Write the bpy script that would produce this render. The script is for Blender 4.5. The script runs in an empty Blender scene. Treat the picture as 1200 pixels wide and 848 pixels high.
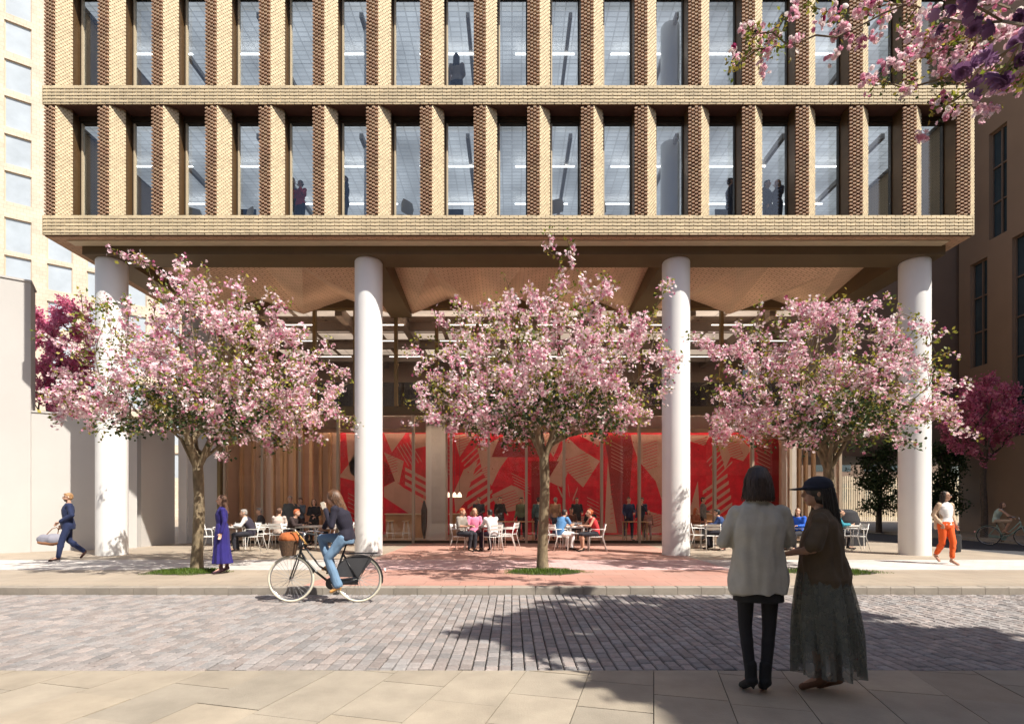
import bpy, math, random
import numpy as np
from mathutils import Vector, Matrix, noise
R = math.radians
V = Vector
sc = bpy.context.scene
col = sc.collection
random.seed(7)

# ------------------------------------------------------------------ camera
F = 620.0; CX = 600.0; HY = 592.0; CAMZ = 1.5
cam_d = bpy.data.cameras.new('camera'); cam = bpy.data.objects.new('camera', cam_d); col.objects.link(cam)
cam.location = (0, 0, CAMZ); cam.rotation_euler = (R(90), 0, 0)
cam_d.sensor_width = 36; cam_d.sensor_fit = 'HORIZONTAL'; cam_d.lens = 36 * F / 1200
cam_d.shift_y = (HY - 424) / 1200; cam_d.clip_start = 0.05; cam_d.clip_end = 3000
sc.camera = cam
# ------------------------------------------------------------------ light
SUN = V((2.6, -2.1, 4.3)).normalized()         # towards the sun
elev = math.asin(SUN.z); azim = math.atan2(SUN.x, SUN.y)
w = bpy.data.worlds.new('World'); sc.world = w; w.use_nodes = True
nt = w.node_tree; bg = nt.nodes['Background']
sky = nt.nodes.new('ShaderNodeTexSky'); sky.sky_type = 'NISHITA'; sky.sun_disc = False
sky.sun_elevation = elev; sky.sun_rotation = azim; sky.air_density = 1.0; sky.dust_density = 2.2; sky.ozone_density = 1.0
nt.links.new(sky.outputs[0], bg.inputs[0]); bg.inputs[1].default_value = 0.09
sd = bpy.data.lights.new('sun', 'SUN'); sd.energy = 5.0; sd.angle = R(0.55); sd.color = (1.0, 0.93, 0.82)
so = bpy.data.objects.new('sun', sd); col.objects.link(so)
so.rotation_euler = SUN.to_track_quat('Z', 'Y').to_euler(); so.location = (10, -10, 30)
sc.view_settings.view_transform = 'Standard'; sc.view_settings.look = 'None'
sc.view_settings.exposure = 0.66; sc.view_settings.gamma = 1.0; sc.view_settings.use_curve_mapping = False
sc.render.engine = 'CYCLES'
cy = sc.cycles
cy.use_denoising = True
try: cy.denoiser = 'OPENIMAGEDENOISE'
except Exception: pass
cy.max_bounces = 8; cy.diffuse_bounces = 4; cy.glossy_bounces = 4; cy.transmission_bounces = 6; cy.transparent_max_bounces = 16
cy.caustics_reflective = False; cy.caustics_refractive = False
cy.sample_clamp_indirect = 6

def P(px, py, Y):
    return V(((px - CX) * Y / F, Y, CAMZ + (HY - py) * Y / F))

# ------------------------------------------------------------------ mesh helpers
def frame_of(d):
    d = V(d).normalized(); u = d.cross(V((0, 0, 1)))
    if u.length < 1e-4: u = d.cross(V((0, 1, 0)))
    u.normalize(); return u, d.cross(u).normalized()

class MB:
    def __init__(s): s.v = []; s.f = []; s.m = []
    def add(s, vs, fs, mi=0):
        b = len(s.v); s.v += [tuple(x) for x in vs]
        s.f += [tuple(b + i for i in f) for f in fs]
        s.m += mi if isinstance(mi, list) else [mi] * len(fs)
        return s
    def box(s, x0, x1, y0, y1, z0, z1, mi=0, M=None):
        vs = [V(p) for p in ((x0,y0,z0),(x1,y0,z0),(x1,y1,z0),(x0,y1,z0),(x0,y0,z1),(x1,y0,z1),(x1,y1,z1),(x0,y1,z1))]
        if M is not None: vs = [M @ p for p in vs]
        return s.add(vs, [(0,3,2,1),(4,5,6,7),(0,1,5,4),(1,2,6,5),(2,3,7,6),(3,0,4,7)], mi)
    def cbox(s, x0, x1, y0, y1, z0, z1, c=.006, mi=0, M=None):      # chamfered top edge
        vs = [V(p) for p in ((x0,y0,z0),(x1,y0,z0),(x1,y1,z0),(x0,y1,z0),(x0,y0,z1-c),(x1,y0,z1-c),(x1,y1,z1-c),(x0,y1,z1-c),
              (x0+c,y0+c,z1),(x1-c,y0+c,z1),(x1-c,y1-c,z1),(x0+c,y1-c,z1))]
        if M is not None: vs = [M @ p for p in vs]
        return s.add(vs, [(0,1,5,4),(1,2,6,5),(2,3,7,6),(3,0,4,7),(4,5,9,8),(5,6,10,9),(6,7,11,10),(7,4,8,11),(8,9,10,11)], mi)
    def prism(s, poly, z0, z1, mi=0, caps=0):
        n = len(poly); vs = [(x, y, z0) for x, y in poly] + [(x, y, z1) for x, y in poly]
        sides = [(i, (i+1) % n, n+(i+1) % n, n+i) for i in range(n)]
        ms = (mi if isinstance(mi, list) else [mi]*n) + [caps, caps]
        return s.add(vs, sides + [tuple(range(n-1, -1, -1)), tuple(range(n, 2*n))], ms)
    def tube(s, p, q, r0, r1=None, n=8, mi=0, caps=True):
        r1 = r0 if r1 is None else r1; p = V(p); q = V(q); u, w_ = frame_of(q - p)
        vs = []
        for c, r in ((p, r0), (q, r1)):
            for i in range(n):
                a = 2*math.pi*i/n; vs.append(c + u*math.cos(a)*r + w_*math.sin(a)*r)
        fs = [(i, (i+1) % n, n+(i+1) % n, n+i) for i in range(n)]
        if caps: fs += [tuple(range(n-1, -1, -1)), tuple(range(n, 2*n))]
        return s.add(vs, fs, mi)
    def path(s, pts, r, n=8, mi=0, closed=False):
        pts = [V(p) for p in pts]; m = len(pts); rs = r if isinstance(r, (list, tuple)) else [r]*m
        vs = []; pu = None
        for k in range(m):
            a = pts[(k-1) % m] if (closed or k > 0) else pts[k]
            b = pts[(k+1) % m] if (closed or k < m-1) else pts[k]
            d = (b - a).normalized()
            if pu is None: u, w_ = frame_of(d)
            else:
                u = (pu - d*pu.dot(d)).normalized(); w_ = d.cross(u)
            pu = u
            for i in range(n):
                t = 2*math.pi*i/n; vs.append(pts[k] + (u*math.cos(t) + w_*math.sin(t))*rs[k])
        fs = []
        for k in range(m if closed else m-1):
            k2 = (k+1) % m
            for i in range(n): fs.append((k*n+i, k*n+(i+1) % n, k2*n+(i+1) % n, k2*n+i))
        if not closed: fs += [tuple(range(n-1, -1, -1)), tuple((m-1)*n+i for i in range(n))]
        return s.add(vs, fs, mi)
    def rings(s, rs, n=16, mi=0, caps=True, fold=None):
        """rs: list of (center, ax, ay) vectors"""
        vs = []
        for k, (c, ax, ay) in enumerate(rs):
            c = V(c); ax = V(ax); ay = V(ay)
            for i in range(n):
                t = 2*math.pi*i/n; q = 1.0 if fold is None else fold(k, t)
                vs.append(c + (ax*math.cos(t) + ay*math.sin(t))*q)
        m = len(rs); fs = []
        for k in range(m-1):
            for i in range(n): fs.append((k*n+i, k*n+(i+1) % n, (k+1)*n+(i+1) % n, (k+1)*n+i))
        if caps: fs += [tuple(range(n-1, -1, -1)), tuple((m-1)*n+i for i in range(n))]
        return s.add(vs, fs, mi)
    def cap(s, p, q, r0, r1=None, n=10, flat=1.0, ax=None):
        r1 = r0 if r1 is None else r1; p = V(p); q = V(q); d = (q-p)
        if d.length < 1e-5: d = V((0,0,1))*1e-4
        d.normalize()
        if ax is not None:
            u = V(ax); u = (u - d*u.dot(d)).normalized(); w_ = d.cross(u)
        else: u, w_ = frame_of(d)
        rs = []
        for t in (-80, -50, -20, 0): rs.append((p + d*r0*math.sin(R(t)), u*r0*math.cos(R(t)), w_*r0*math.cos(R(t))*flat))
        for t in (0, 20, 50, 80): rs.append((q + d*r1*math.sin(R(t)), u*r1*math.cos(R(t)), w_*r1*math.cos(R(t))*flat))
        return s.rings(rs, n)
    def ell(s, c, r, M=None, n=14, k=8, mi=0):
        M = M or Matrix.Identity(3); c = V(c); rs = []
        for j in range(k+1):
            t = R(-88 + 176*j/k)
            rs.append((c + M @ V((0, 0, r[2]*math.sin(t))), M @ V((r[0]*math.cos(t), 0, 0)), M @ V((0, r[1]*math.cos(t), 0))))
        return s.rings(rs, n, mi)
    def mesh(s, name, mats):
        me = bpy.data.meshes.new(name); me.from_pydata(s.v, [], s.f)
        for m in (mats if isinstance(mats, (list, tuple)) else [mats]): me.materials.append(m)
        if max(s.m, default=0) > 0: me.polygons.foreach_set('material_index', s.m)
        return me
    def build(s, name, mats, parent=None, smooth=False, loc=None):
        me = s.mesh(name, mats)
        if smooth: me.polygons.foreach_set('use_smooth', [True]*len(me.polygons))
        o = bpy.data.objects.new(name, me); col.objects.link(o)
        if parent: o.parent = parent
        if loc is not None: o.location = loc
        return o

def autosmooth(o, ang=40):
    me = o.data
    me.polygons.foreach_set('use_smooth', [True]*len(me.polygons))
    try: me.set_sharp_from_angle(angle=R(ang))
    except Exception: pass
    return o
def tag(o, label=None, cat=None, group=None, kind=None):
    if label: o['label'] = label
    if cat: o['category'] = cat
    if group: o['group'] = group
    if kind: o['kind'] = kind
    return o
def thing(name, label, cat, loc=(0,0,0), rz=0.0, group=None):
    o = bpy.data.objects.new(name, None); col.objects.link(o); o.location = loc; o.rotation_euler = (0, 0, rz)
    o.empty_display_size = .2
    return tag(o, label, cat, group)
def kids(o): return [c for c in bpy.data.objects if c.parent is o]
def copy_tree(o, parent=None):
    c = o.copy(); col.objects.link(c); c.parent = parent
    for ch in list(o.children): copy_tree(ch, c)
    return c

# ------------------------------------------------------------------ materials
def newmat(name):
    m = bpy.data.materials.new(name); m.use_nodes = True
    return m, m.node_tree.nodes, m.node_tree.links, m.node_tree.nodes['Principled BSDF']
def mat(name, c, rough=.6, var=.12, scale=3.0, bump=0.0, bscale=60., metal=0.0, island=0.0, coat=0., spec=.5, sheen=0., hue=None, stretch=None):
    m, N, L, b = newmat(name)
    b.inputs['Roughness'].default_value = rough; b.inputs['Metallic'].default_value = metal
    b.inputs['Specular IOR Level'].default_value = spec
    if coat: b.inputs['Coat Weight'].default_value = coat
    if sheen: b.inputs['Sheen Weight'].default_value = sheen
    tc = N.new('ShaderNodeTexCoord'); src = tc.outputs['Object']
    if stretch:
        mp = N.new('ShaderNodeMapping'); mp.inputs['Scale'].default_value = stretch; L.new(src, mp.inputs[0]); src = mp.outputs[0]
    nz = N.new('ShaderNodeTexNoise'); nz.inputs['Scale'].default_value = scale; nz.inputs['Detail'].default_value = 6; nz.inputs['Roughness'].default_value = .62
    L.new(src, nz.inputs['Vector'])
    mr = N.new('ShaderNodeMapRange'); mr.inputs[1].default_value = .3; mr.inputs[2].default_value = .7
    mr.inputs[3].default_value = 1 - var; mr.inputs[4].default_value = 1 + var; L.new(nz.outputs[0], mr.inputs[0])
    fac = mr.outputs[0]
    if island:
        g = N.new('ShaderNodeNewGeometry'); m2 = N.new('ShaderNodeMapRange'); m2.inputs[3].default_value = 1-island; m2.inputs[4].default_value = 1+island
        L.new(g.outputs['Random Per Island'], m2.inputs[0]); mu = N.new('ShaderNodeMath'); mu.operation = 'MULTIPLY'
        L.new(fac, mu.inputs[0]); L.new(m2.outputs[0], mu.inputs[1]); fac = mu.outputs[0]
    vm = N.new('ShaderNodeVectorMath'); vm.operation = 'SCALE'; L.new(fac, vm.inputs['Scale'])
    if hue:      # second colour by island/noise
        mx = N.new('ShaderNodeMix'); mx.data_type = 'RGBA'; mx.inputs['A'].default_value = (*c, 1); mx.inputs['B'].default_value = (*hue, 1)
        g2 = N.new('ShaderNodeNewGeometry'); mm = N.new('ShaderNodeMath'); mm.operation = 'FRACT'; m3 = N.new('ShaderNodeMath'); m3.operation = 'MULTIPLY'; m3.inputs[1].default_value = 17.3
        L.new(g2.outputs['Random Per Island'], m3.inputs[0]); L.new(m3.outputs[0], mm.inputs[0]); L.new(mm.outputs[0], mx.inputs[0])
        L.new(mx.outputs['Result'], vm.inputs[0])
    else: vm.inputs[0].default_value = c
    L.new(vm.outputs[0], b.inputs['Base Color'])
    if bump:
        n2 = N.new('ShaderNodeTexNoise'); n2.inputs['Scale'].default_value = bscale; n2.inputs['Detail'].default_value = 5; L.new(src, n2.inputs['Vector'])
        bp = N.new('ShaderNodeBump'); bp.inputs['Strength'].default_value = bump; bp.inputs['Distance'].default_value = .01
        L.new(n2.outputs[0], bp.inputs['Height']); L.new(bp.outputs[0], b.inputs['Normal'])
    return m
def brickmat(name, c1, c2, mortar, bw, rh, ms=.008, axes='xz', bump=.5, rough=.8, offset=.5):
    m, N, L, b = newmat(name); b.inputs['Roughness'].default_value = rough
    tc = N.new('ShaderNodeTexCoord'); sp = N.new('ShaderNodeSeparateXYZ'); cb = N.new('ShaderNodeCombineXYZ')
    L.new(tc.outputs['Object'], sp.inputs[0]); L.new(sp.outputs[axes[0].upper()], cb.inputs[0]); L.new(sp.outputs[axes[1].upper()], cb.inputs[1])
    br = N.new('ShaderNodeTexBrick'); br.inputs['Scale'].default_value = 1; br.inputs['Brick Width'].default_value = bw; br.inputs['Row Height'].default_value = rh
    br.inputs['Mortar Size'].default_value = ms; br.inputs['Color1'].default_value = (*c1, 1); br.inputs['Color2'].default_value = (*c2, 1); br.inputs['Mortar'].default_value = (*mortar, 1)
    br.offset = offset; br.inputs['Bias'].default_value = 0
    L.new(cb.outputs[0], br.inputs[0])
    nz = N.new('ShaderNodeTexNoise'); nz.inputs['Scale'].default_value = .8; nz.inputs['Detail'].default_value = 8; L.new(tc.outputs['Object'], nz.inputs[0])
    mr = N.new('ShaderNodeMapRange'); mr.inputs[1].default_value = .3; mr.inputs[2].default_value = .7; mr.inputs[3].default_value = .86; mr.inputs[4].default_value = 1.12; L.new(nz.outputs[0], mr.inputs[0])
    vm = N.new('ShaderNodeVectorMath'); vm.operation = 'SCALE'; L.new(br.outputs[0], vm.inputs[0]); L.new(mr.outputs[0], vm.inputs['Scale'])
    L.new(vm.outputs[0], b.inputs['Base Color'])
    if bump:
        inv = N.new('ShaderNodeMath'); inv.operation = 'SUBTRACT'; inv.inputs[0].default_value = 1; L.new(br.outputs['Fac'], inv.inputs[1])
        bp = N.new('ShaderNodeBump'); bp.inputs['Strength'].default_value = bump; bp.inputs['Distance'].default_value = .012; L.new(inv.outputs[0], bp.inputs['Height']); L.new(bp.outputs[0], b.inputs['Normal'])
    return m
def glassmat(name, tint=(.8,.85,.88), gloss=.10, rough=.01, ior=1.5):
    m, N, L, b = newmat(name); N.remove(b)
    out = [n for n in N if n.type == 'OUTPUT_MATERIAL'][0]
    t = N.new('ShaderNodeBsdfTransparent'); t.inputs[0].default_value = (*tint, 1)
    g = N.new('ShaderNodeBsdfGlossy'); g.inputs['Roughness'].default_value = rough; g.inputs['Color'].default_value = (.95, .97, 1, 1)
    fr = N.new('ShaderNodeLayerWeight'); fr.inputs['Blend'].default_value = .5
    pw = N.new('ShaderNodeMath'); pw.operation = 'POWER'; pw.inputs[1].default_value = 4.0; L.new(fr.outputs['Facing'], pw.inputs[0])
    ad = N.new('ShaderNodeMath'); ad.operation = 'MULTIPLY_ADD'; ad.inputs[1].default_value = .55; ad.inputs[2].default_value = .035 + gloss; L.new(pw.outputs[0], ad.inputs[0])
    mx = N.new('ShaderNodeMixShader'); L.new(ad.outputs[0], mx.inputs[0]); L.new(t.outputs[0], mx.inputs[1]); L.new(g.outputs[0], mx.inputs[2])
    L.new(mx.outputs[0], out.inputs[0]); return m
def leafmat(name, cols, trans=.4, rough=.55):
    m, N, L, b = newmat(name); N.remove(b)
    out = [n for n in N if n.type == 'OUTPUT_MATERIAL'][0]
    g = N.new('ShaderNodeNewGeometry'); cr = N.new('ShaderNodeValToRGB'); L.new(g.outputs['Random Per Island'], cr.inputs[0])
    e = cr.color_ramp.elements
    while len(e) < len(cols): e.new(.5)
    for i, c in enumerate(cols): e[i].position = i/(len(cols)-1); e[i].color = (*c, 1)
    d = N.new('ShaderNodeBsdfDiffuse'); tr = N.new('ShaderNodeBsdfTranslucent'); gl = N.new('ShaderNodeBsdfGlossy'); gl.inputs['Roughness'].default_value = rough
    gl.inputs['Color'].default_value = (.5,.5,.5,1)
    L.new(cr.outputs[0], d.inputs[0]); L.new(cr.outputs[0], tr.inputs[0])
    mx = N.new('ShaderNodeMixShader'); mx.inputs[0].default_value = trans; L.new(d.outputs[0], mx.inputs[1]); L.new(tr.outputs[0], mx.inputs[2])
    m2 = N.new('ShaderNodeMixShader'); m2.inputs[0].default_value = .05; L.new(mx.outputs[0], m2.inputs[1]); L.new(gl.outputs[0], m2.inputs[2])
    L.new(m2.outputs[0], out.inputs[0]); return m
def emit(name, c, s):
    m, N, L, b = newmat(name); b.inputs['Base Color'].default_value = (.8,.8,.8,1)
    b.inputs['Emission Color'].default_value = (*c, 1); b.inputs['Emission Strength'].default_value = s; return m

M = {}
M['brick'] = mat('cream_brick', (.64,.53,.35), .8, .10, 1.2, .25, 90, island=.13, hue=(.58,.48,.32))
M['brick_rosy'] = mat('rosy_brown_brick', (.44,.28,.19), .8, .10, 1.2, .25, 90, island=.16, hue=(.54,.38,.25))
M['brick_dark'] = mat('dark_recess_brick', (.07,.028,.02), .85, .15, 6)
M['mortar'] = mat('cream_mortar', (.34,.24,.14), .9, .1, 6)
M['bronze'] = mat('bronze_metal', (.15,.085,.035), .42, .15, 2.5, metal=.5)
M['beam'] = mat('bronze_painted_beam', (.125,.088,.045), .5, .12, .8, metal=.25, stretch=(1,1,4))
M['soffit'] = brickmat('soffit_brick', (.52,.33,.21), (.45,.28,.18), (.26,.16,.10), .24, .075, .010, 'xy', .5)
M['frame'] = mat('window_frame', (.06,.045,.03), .4, .1, 4, metal=.4)
M['cream_metal'] = mat('pale_metal_mullion', (.55,.46,.32), .4, .06, 2)
M['glass'] = glassmat('office_glass', (.90,.93,.95), .02)
M['glass_low'] = glassmat('shopfront_glass', (.97,.95,.93), -.005)
M['white_col'] = mat('white_column_paint', (.80,.80,.79), .38, .025, 1.0, .05, 20)
M['int_wall'] = mat('office_inner_wall', (.42,.40,.38), .8, .06, 1)
M['int_part'] = mat('office_brown_partition', (.30,.24,.20), .8, .06, 1)
M['int_floor'] = mat('office_floor', (.30,.30,.30), .6, .1, 2)
M['shop_wall'] = mat('warm_plaster', (.56,.40,.31), .75, .08, .7)
M['fin'] = mat('oak_fin', (.52,.33,.19), .5, .14, 2.5, stretch=(1,1,.15))
M['oak'] = mat('oak_counter', (.42,.24,.12), .5, .15, 3, stretch=(1,1,.2))
M['post'] = mat('bronze_olive_post', (.24,.175,.085), .4, .1, 2, metal=.35)
M['shop_post'] = mat('taupe_mullion', (.36,.285,.21), .45, .08, 2, metal=.1)
M['paleplaster'] = mat('pale_smooth_render', (.50,.485,.47), .85, .06, .35, .12, 14)
M['tower'] = brickmat('pale_tower_brick', (.62,.52,.42), (.58,.485,.385), (.48,.39,.30), .42, .32, .014, 'xz', .3)
M['tower_glass'] = mat('tower_window_glass', (.40,.45,.50), .25, .12, .5, spec=.6)
M['brown'] = mat('brown_metal_cladding', (.30,.205,.14), .5, .10, .35, .05, 8, metal=.1)
M['brown2'] = mat('brown_cladding_dark', (.19,.13,.095), .55, .12, .35)
M['darkglass'] = mat('dark_window_glass', (.035,.06,.075), .06, .2, .6, spec=.9)
M['kerb'] = mat('kerb_granite', (.30,.265,.225), .75, .12, 5, .4, 120, island=.13)
M['sett'] = mat('granite_sett', (.245,.235,.235), .68, .17, 22, .6, 60, island=.22, hue=(.29,.25,.235))
M['sett_bed'] = mat('sett_joint_sand', (.05,.042,.033), .95, .3, 20, .5, 60)
M['flag'] = mat('sandstone_flag', (.335,.285,.22), .72, .16, 2.2, .35, 70, island=.10, hue=(.30,.265,.215))
M['asphalt'] = mat('asphalt', (.05,.052,.06), .85, .2, 40, .5, 180)
M['ground'] = mat('ground_stone', (.18,.16,.14), .9, .15, 2)
M['grass'] = leafmat('grass_blades', [(.06,.11,.015),(.10,.18,.02),(.17,.24,.04)], .35)
M['bark'] = mat('cherry_bark', (.20,.155,.095), .85, .4, 14, .9, 45, stretch=(1,1,.45))
M['bark_dark'] = mat('dark_bark', (.09,.07,.055), .9, .35, 12, .8, 45)
M['blossom'] = leafmat('pink_blossom', [(.45,.05,.18),(.90,.48,.62),(.97,.80,.84),(.98,.95,.93),(.68,.16,.34),(.98,.92,.91),(.93,.58,.68),(.98,.94,.88),(.82,.36,.52),(.97,.84,.86)], .34)
M['purple_blossom'] = leafmat('purple_blossom', [(.16,.07,.16),(.27,.13,.27),(.36,.20,.36)], .25)  # near blossoms, their shade put into a dark purple colour
M['leaf'] = leafmat('young_leaf', [(.06,.10,.012),(.22,.28,.03),(.50,.44,.08),(.11,.17,.03),(.40,.26,.05)], .45)
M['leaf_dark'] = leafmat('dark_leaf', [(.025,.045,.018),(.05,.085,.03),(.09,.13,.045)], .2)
M['magenta'] = leafmat('magenta_blossom', [(.55,.09,.24),(.74,.20,.36),(.85,.38,.50),(.62,.13,.28)], .3)
M['white_metal'] = mat('white_painted_metal', (.75,.74,.72), .35, .04, 4)
M['ivory'] = mat('ivory_tyre', (.72,.68,.55), .6, .06, 5)
M['black'] = mat('black_paint', (.015,.015,.017), .3, .2, 4)
M['blackrub'] = mat('black_rubber', (.02,.02,.02), .7, .2, 6)
M['spoke'] = mat('spoke_steel', (.30,.30,.30), .6, .06, 5, metal=.3)
M['steel'] = mat('bright_steel', (.65,.65,.66), .25, .06, 5, metal=1)
M['skin'] = mat('skin', (.56,.33,.23), .5, .06, 8)
M['skin2'] = mat('tanned_skin', (.42,.24,.16), .5, .06, 8)
M['dots'] = mat('eye_and_brow', (.05,.03,.025), .4, .1, 5)
M['lips'] = mat('lips', (.42,.14,.12), .4, .05, 5)
M['red'] = mat('mural_red', (.60,.008,.028), .6, .30, 2.2)
M['red_dark'] = mat('mural_dark_red', (.26,.005,.012), .6, .2, 1.6)
M['peach'] = mat('mural_cream', (.50,.29,.23), .65, .08, 1.5)
def cloth(name, c, r=.85, var=.14, bump=.25): 
    if name not in M: M[name] = mat(name, c, r, var, 6, bump, 60, sheen=.03)
    return M[name]

# ------------------------------------------------------------------ ground, road, pavements
def struct(o): return tag(o, kind='structure')
SW = 0.12                      # far pavement height
g = MB(); g.box(-900, 900, -300, 1500, -.6, -.06); struct(g.build('ground', M['ground']))
YK = 8.94; YF = 4.82
b = MB(); b.box(-60, 14.2, YF, YK, -.06, -.028)
struct(b.build('road_bed', M['sett_bed']))
b = MB(); rnd = random.Random(3)
bw = .122
nx = int(30/bw)
for i in range(nx):
    x = -15.5 + i*bw
    y = YF + .02 - rnd.random()*.19
    while y < YK - .02:
        ln = .135 + rnd.random()*.05
        y0 = max(y, YF+.012); y1 = min(y + ln, YK-.012)
        if y1 - y0 > .045 and x + bw < 14.2:
            dz = rnd.uniform(-.005, .004); j = rnd.uniform(-.003, .003)
            tl = rnd.uniform(-.003, .003); g1 = .006; 
            mB = Matrix.Translation(((x+bw/2), (y0+y1)/2, dz)) @ Matrix.Rotation(rnd.uniform(-.012,.012), 4, 'Z') @ Matrix.Rotation(tl*3, 4, 'X')
            b.cbox(-bw/2+g1, bw/2-g1, -(y1-y0)/2+g1, (y1-y0)/2-g1, -.05, 0, .010, 0, mB)
        y += ln
struct(b.build('cobbled_road', M['sett']))
# near plaza flags, laid about 15 degrees off the road
b = MB(); b.box(-60, 40, -40, YF, -.06, -.022); struct(b.build('plaza_bed', M['sett_bed']))
import bisect
def clip_poly(poly, axis, val, keep_less):
    out = []
    for i in range(len(poly)):
        p, q = poly[i], poly[(i+1) % len(poly)]
        inp = (p[axis] <= val) if keep_less else (p[axis] >= val); inq = (q[axis] <= val) if keep_less else (q[axis] >= val)
        if inp: out.append(p)
        if inp != inq:
            t = (val - p[axis])/(q[axis]-p[axis]); out.append((p[0]+(q[0]-p[0])*t, p[1]+(q[1]-p[1])*t))
    return out
b = MB(); rnd = random.Random(5); a15 = R(-15)
ca, sa = math.cos(a15), math.sin(a15)
for i in range(-26, 27):
    x = i*.56; y = -14 - rnd.random()*.9
    while y < 16:
        ln = rnd.choice((.75, .9, 1.1, .6)); g1 = .0035
        if True:
            q = [(x+g1, y+g1), (x+.56-g1, y+g1), (x+.56-g1, y+ln-g1), (x+g1, y+ln-g1)]
            q = [(ca*u - sa*v, sa*u + ca*v) for u, v in q]
            if max(v for u, v in q) > -4 and min(v for u, v in q) < YF and abs(q[0][0]) < 10:
                q = clip_poly(q, 1, YF-.004, True)
                if len(q) >= 3:
                    dz = rnd.uniform(-.002, .002)
                    b.prism(q, -.03+dz, dz)
        y += ln
struct(b.build('plaza_paving', M['flag']))
# far pavement
def slabmat(name, c1, c2, mo, bw_, rh, ms=.006):
    return brickmat(name, c1, c2, mo, bw_, rh, ms, 'xy', .4, .7)
XE = 14.2
kb = MB(); rnd = random.Random(9); x = -22.0
while x < XE:
    L_ = .40; kb.cbox(x+.003, min(x+L_, XE)-.003, YK, YK+.19, -.06, SW+rnd.uniform(-.002,.003), .012); x += L_
struct(kb.build('kerb', M['kerb']))
def sheet(name, x0, x1, y0, y1, z, m, th=.03):
    b = MB(); b.box(x0, x1, y0, y1, z-th, z, 0); return struct(b.build(name, m))
sheet('pavement_base', -60, XE-.2, YK+.19, 60, SW-.01, M['sett_bed'], .12)
beige = slabmat('beige_paving', (.36,.30,.235), (.33,.28,.225), (.20,.165,.13), .62, .42)
light = slabmat('light_granite_paving', (.60,.565,.54), (.52,.49,.47), (.34,.31,.29), .30, .16)
glow_beige = slabmat('pink_sandstone_paving', (.46,.245,.195), (.42,.255,.21), (.25,.15,.12), .62, .42)  # the mural's red reflection is put into this paving colour
glow_light = slabmat('pink_granite_paving', (.66,.43,.42), (.58,.40,.39), (.34,.23,.22), .30, .16)  # light granite tinted with the same reflected red
YA, YB2 = 11.35, 13.45
for (xa, xb, m1, m2, nm) in ((-60, -3.6, beige, light, 'pavement'), (-3.6, 4.75, glow_beige, glow_light, 'pavement_rosy'), (4.75, XE-.2, beige, light, 'pavement_east')):
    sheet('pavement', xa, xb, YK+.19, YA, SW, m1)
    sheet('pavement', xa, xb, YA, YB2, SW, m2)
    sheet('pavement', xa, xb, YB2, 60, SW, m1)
kb = MB(); y = YK+.19
while y < 59: kb.cbox(XE-.2, XE, y+.003, y+.397, -.06, SW, .012); y += .4
struct(kb.build('kerb', M['kerb']))
sheet('side_street', XE, 19.6, -40, 90, -.004, M['asphalt'], .05)
sheet('side_pavement', 19.8, 60, 10, 90, SW, beige, .15)
kb = MB(); y = 10
while y < 59: kb.cbox(19.6, 19.8, y+.003, y+.397, -.06, SW+.004, .012); y += .4
struct(kb.build('kerb', M['kerb']))
# ------------------------------------------------------------------ office building
YFc = 13.9; XL = -12.33; XR = 12.13; PIT = 1.4153; NP = 18
office = thing('office_building', 'buff brick office block raised on four white columns above a glazed ground floor', 'building', (0, 0, 0))
def part(mb, name, mats, parent=office, smooth=False, loc=None): return mb.build(name, mats, parent, smooth, loc)
# pier: tilted hit-and-miss face, broad splayed cream face, bronze reveals
PH = 2.92
def pier_mesh():
    b = MB()
    P0, P1, P2 = V((0, .07, 0)), V((.325, 0, 0)), V((.60, .20, 0))
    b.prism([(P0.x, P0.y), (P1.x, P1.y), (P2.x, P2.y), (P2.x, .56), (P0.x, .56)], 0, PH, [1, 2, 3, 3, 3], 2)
    rh = .0487; rows = int(PH/rh)
    def face(A, B, nc, dep, prob_core, bwf, rhf, mi):
        d = (B-A); L_ = d.length; d.normalize(); n = V((d.y, -d.x, 0))
        cw = L_/nc
        for j in range(rows):
            for i in range(nc):
                if (i+j) % 2: continue
                c = A + d*(cw*(i+.5)) ; z = j*rh
                Mx = Matrix(((d.x, n.x, 0, c.x), (d.y, n.y, 0, c.y), (0, 0, 1, z), (0, 0, 0, 1)))
                b.box(-cw*bwf, cw*bwf, -.002, dep, rh*.5-rh*rhf, rh*.5+rh*rhf, mi, Mx)
    face(P0, P1, 4, .055, 0, .42, .40, 4)
    face(P1, P2, 8, .007, 0, .70, .66, 0)
    return b.mesh('pier', [M['brick'], M['brick_dark'], M['mortar'], M['bronze'], M['brick_rosy']])
pm = pier_mesh()
STORE = (9.12, 12.53)
for z0 in STORE:
    for k in range(NP):
        o = bpy.data.objects.new('pier', pm); col.objects.link(o); o.parent = office
        o.location = (XL + k*PIT, YFc+.02, z0)
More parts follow.
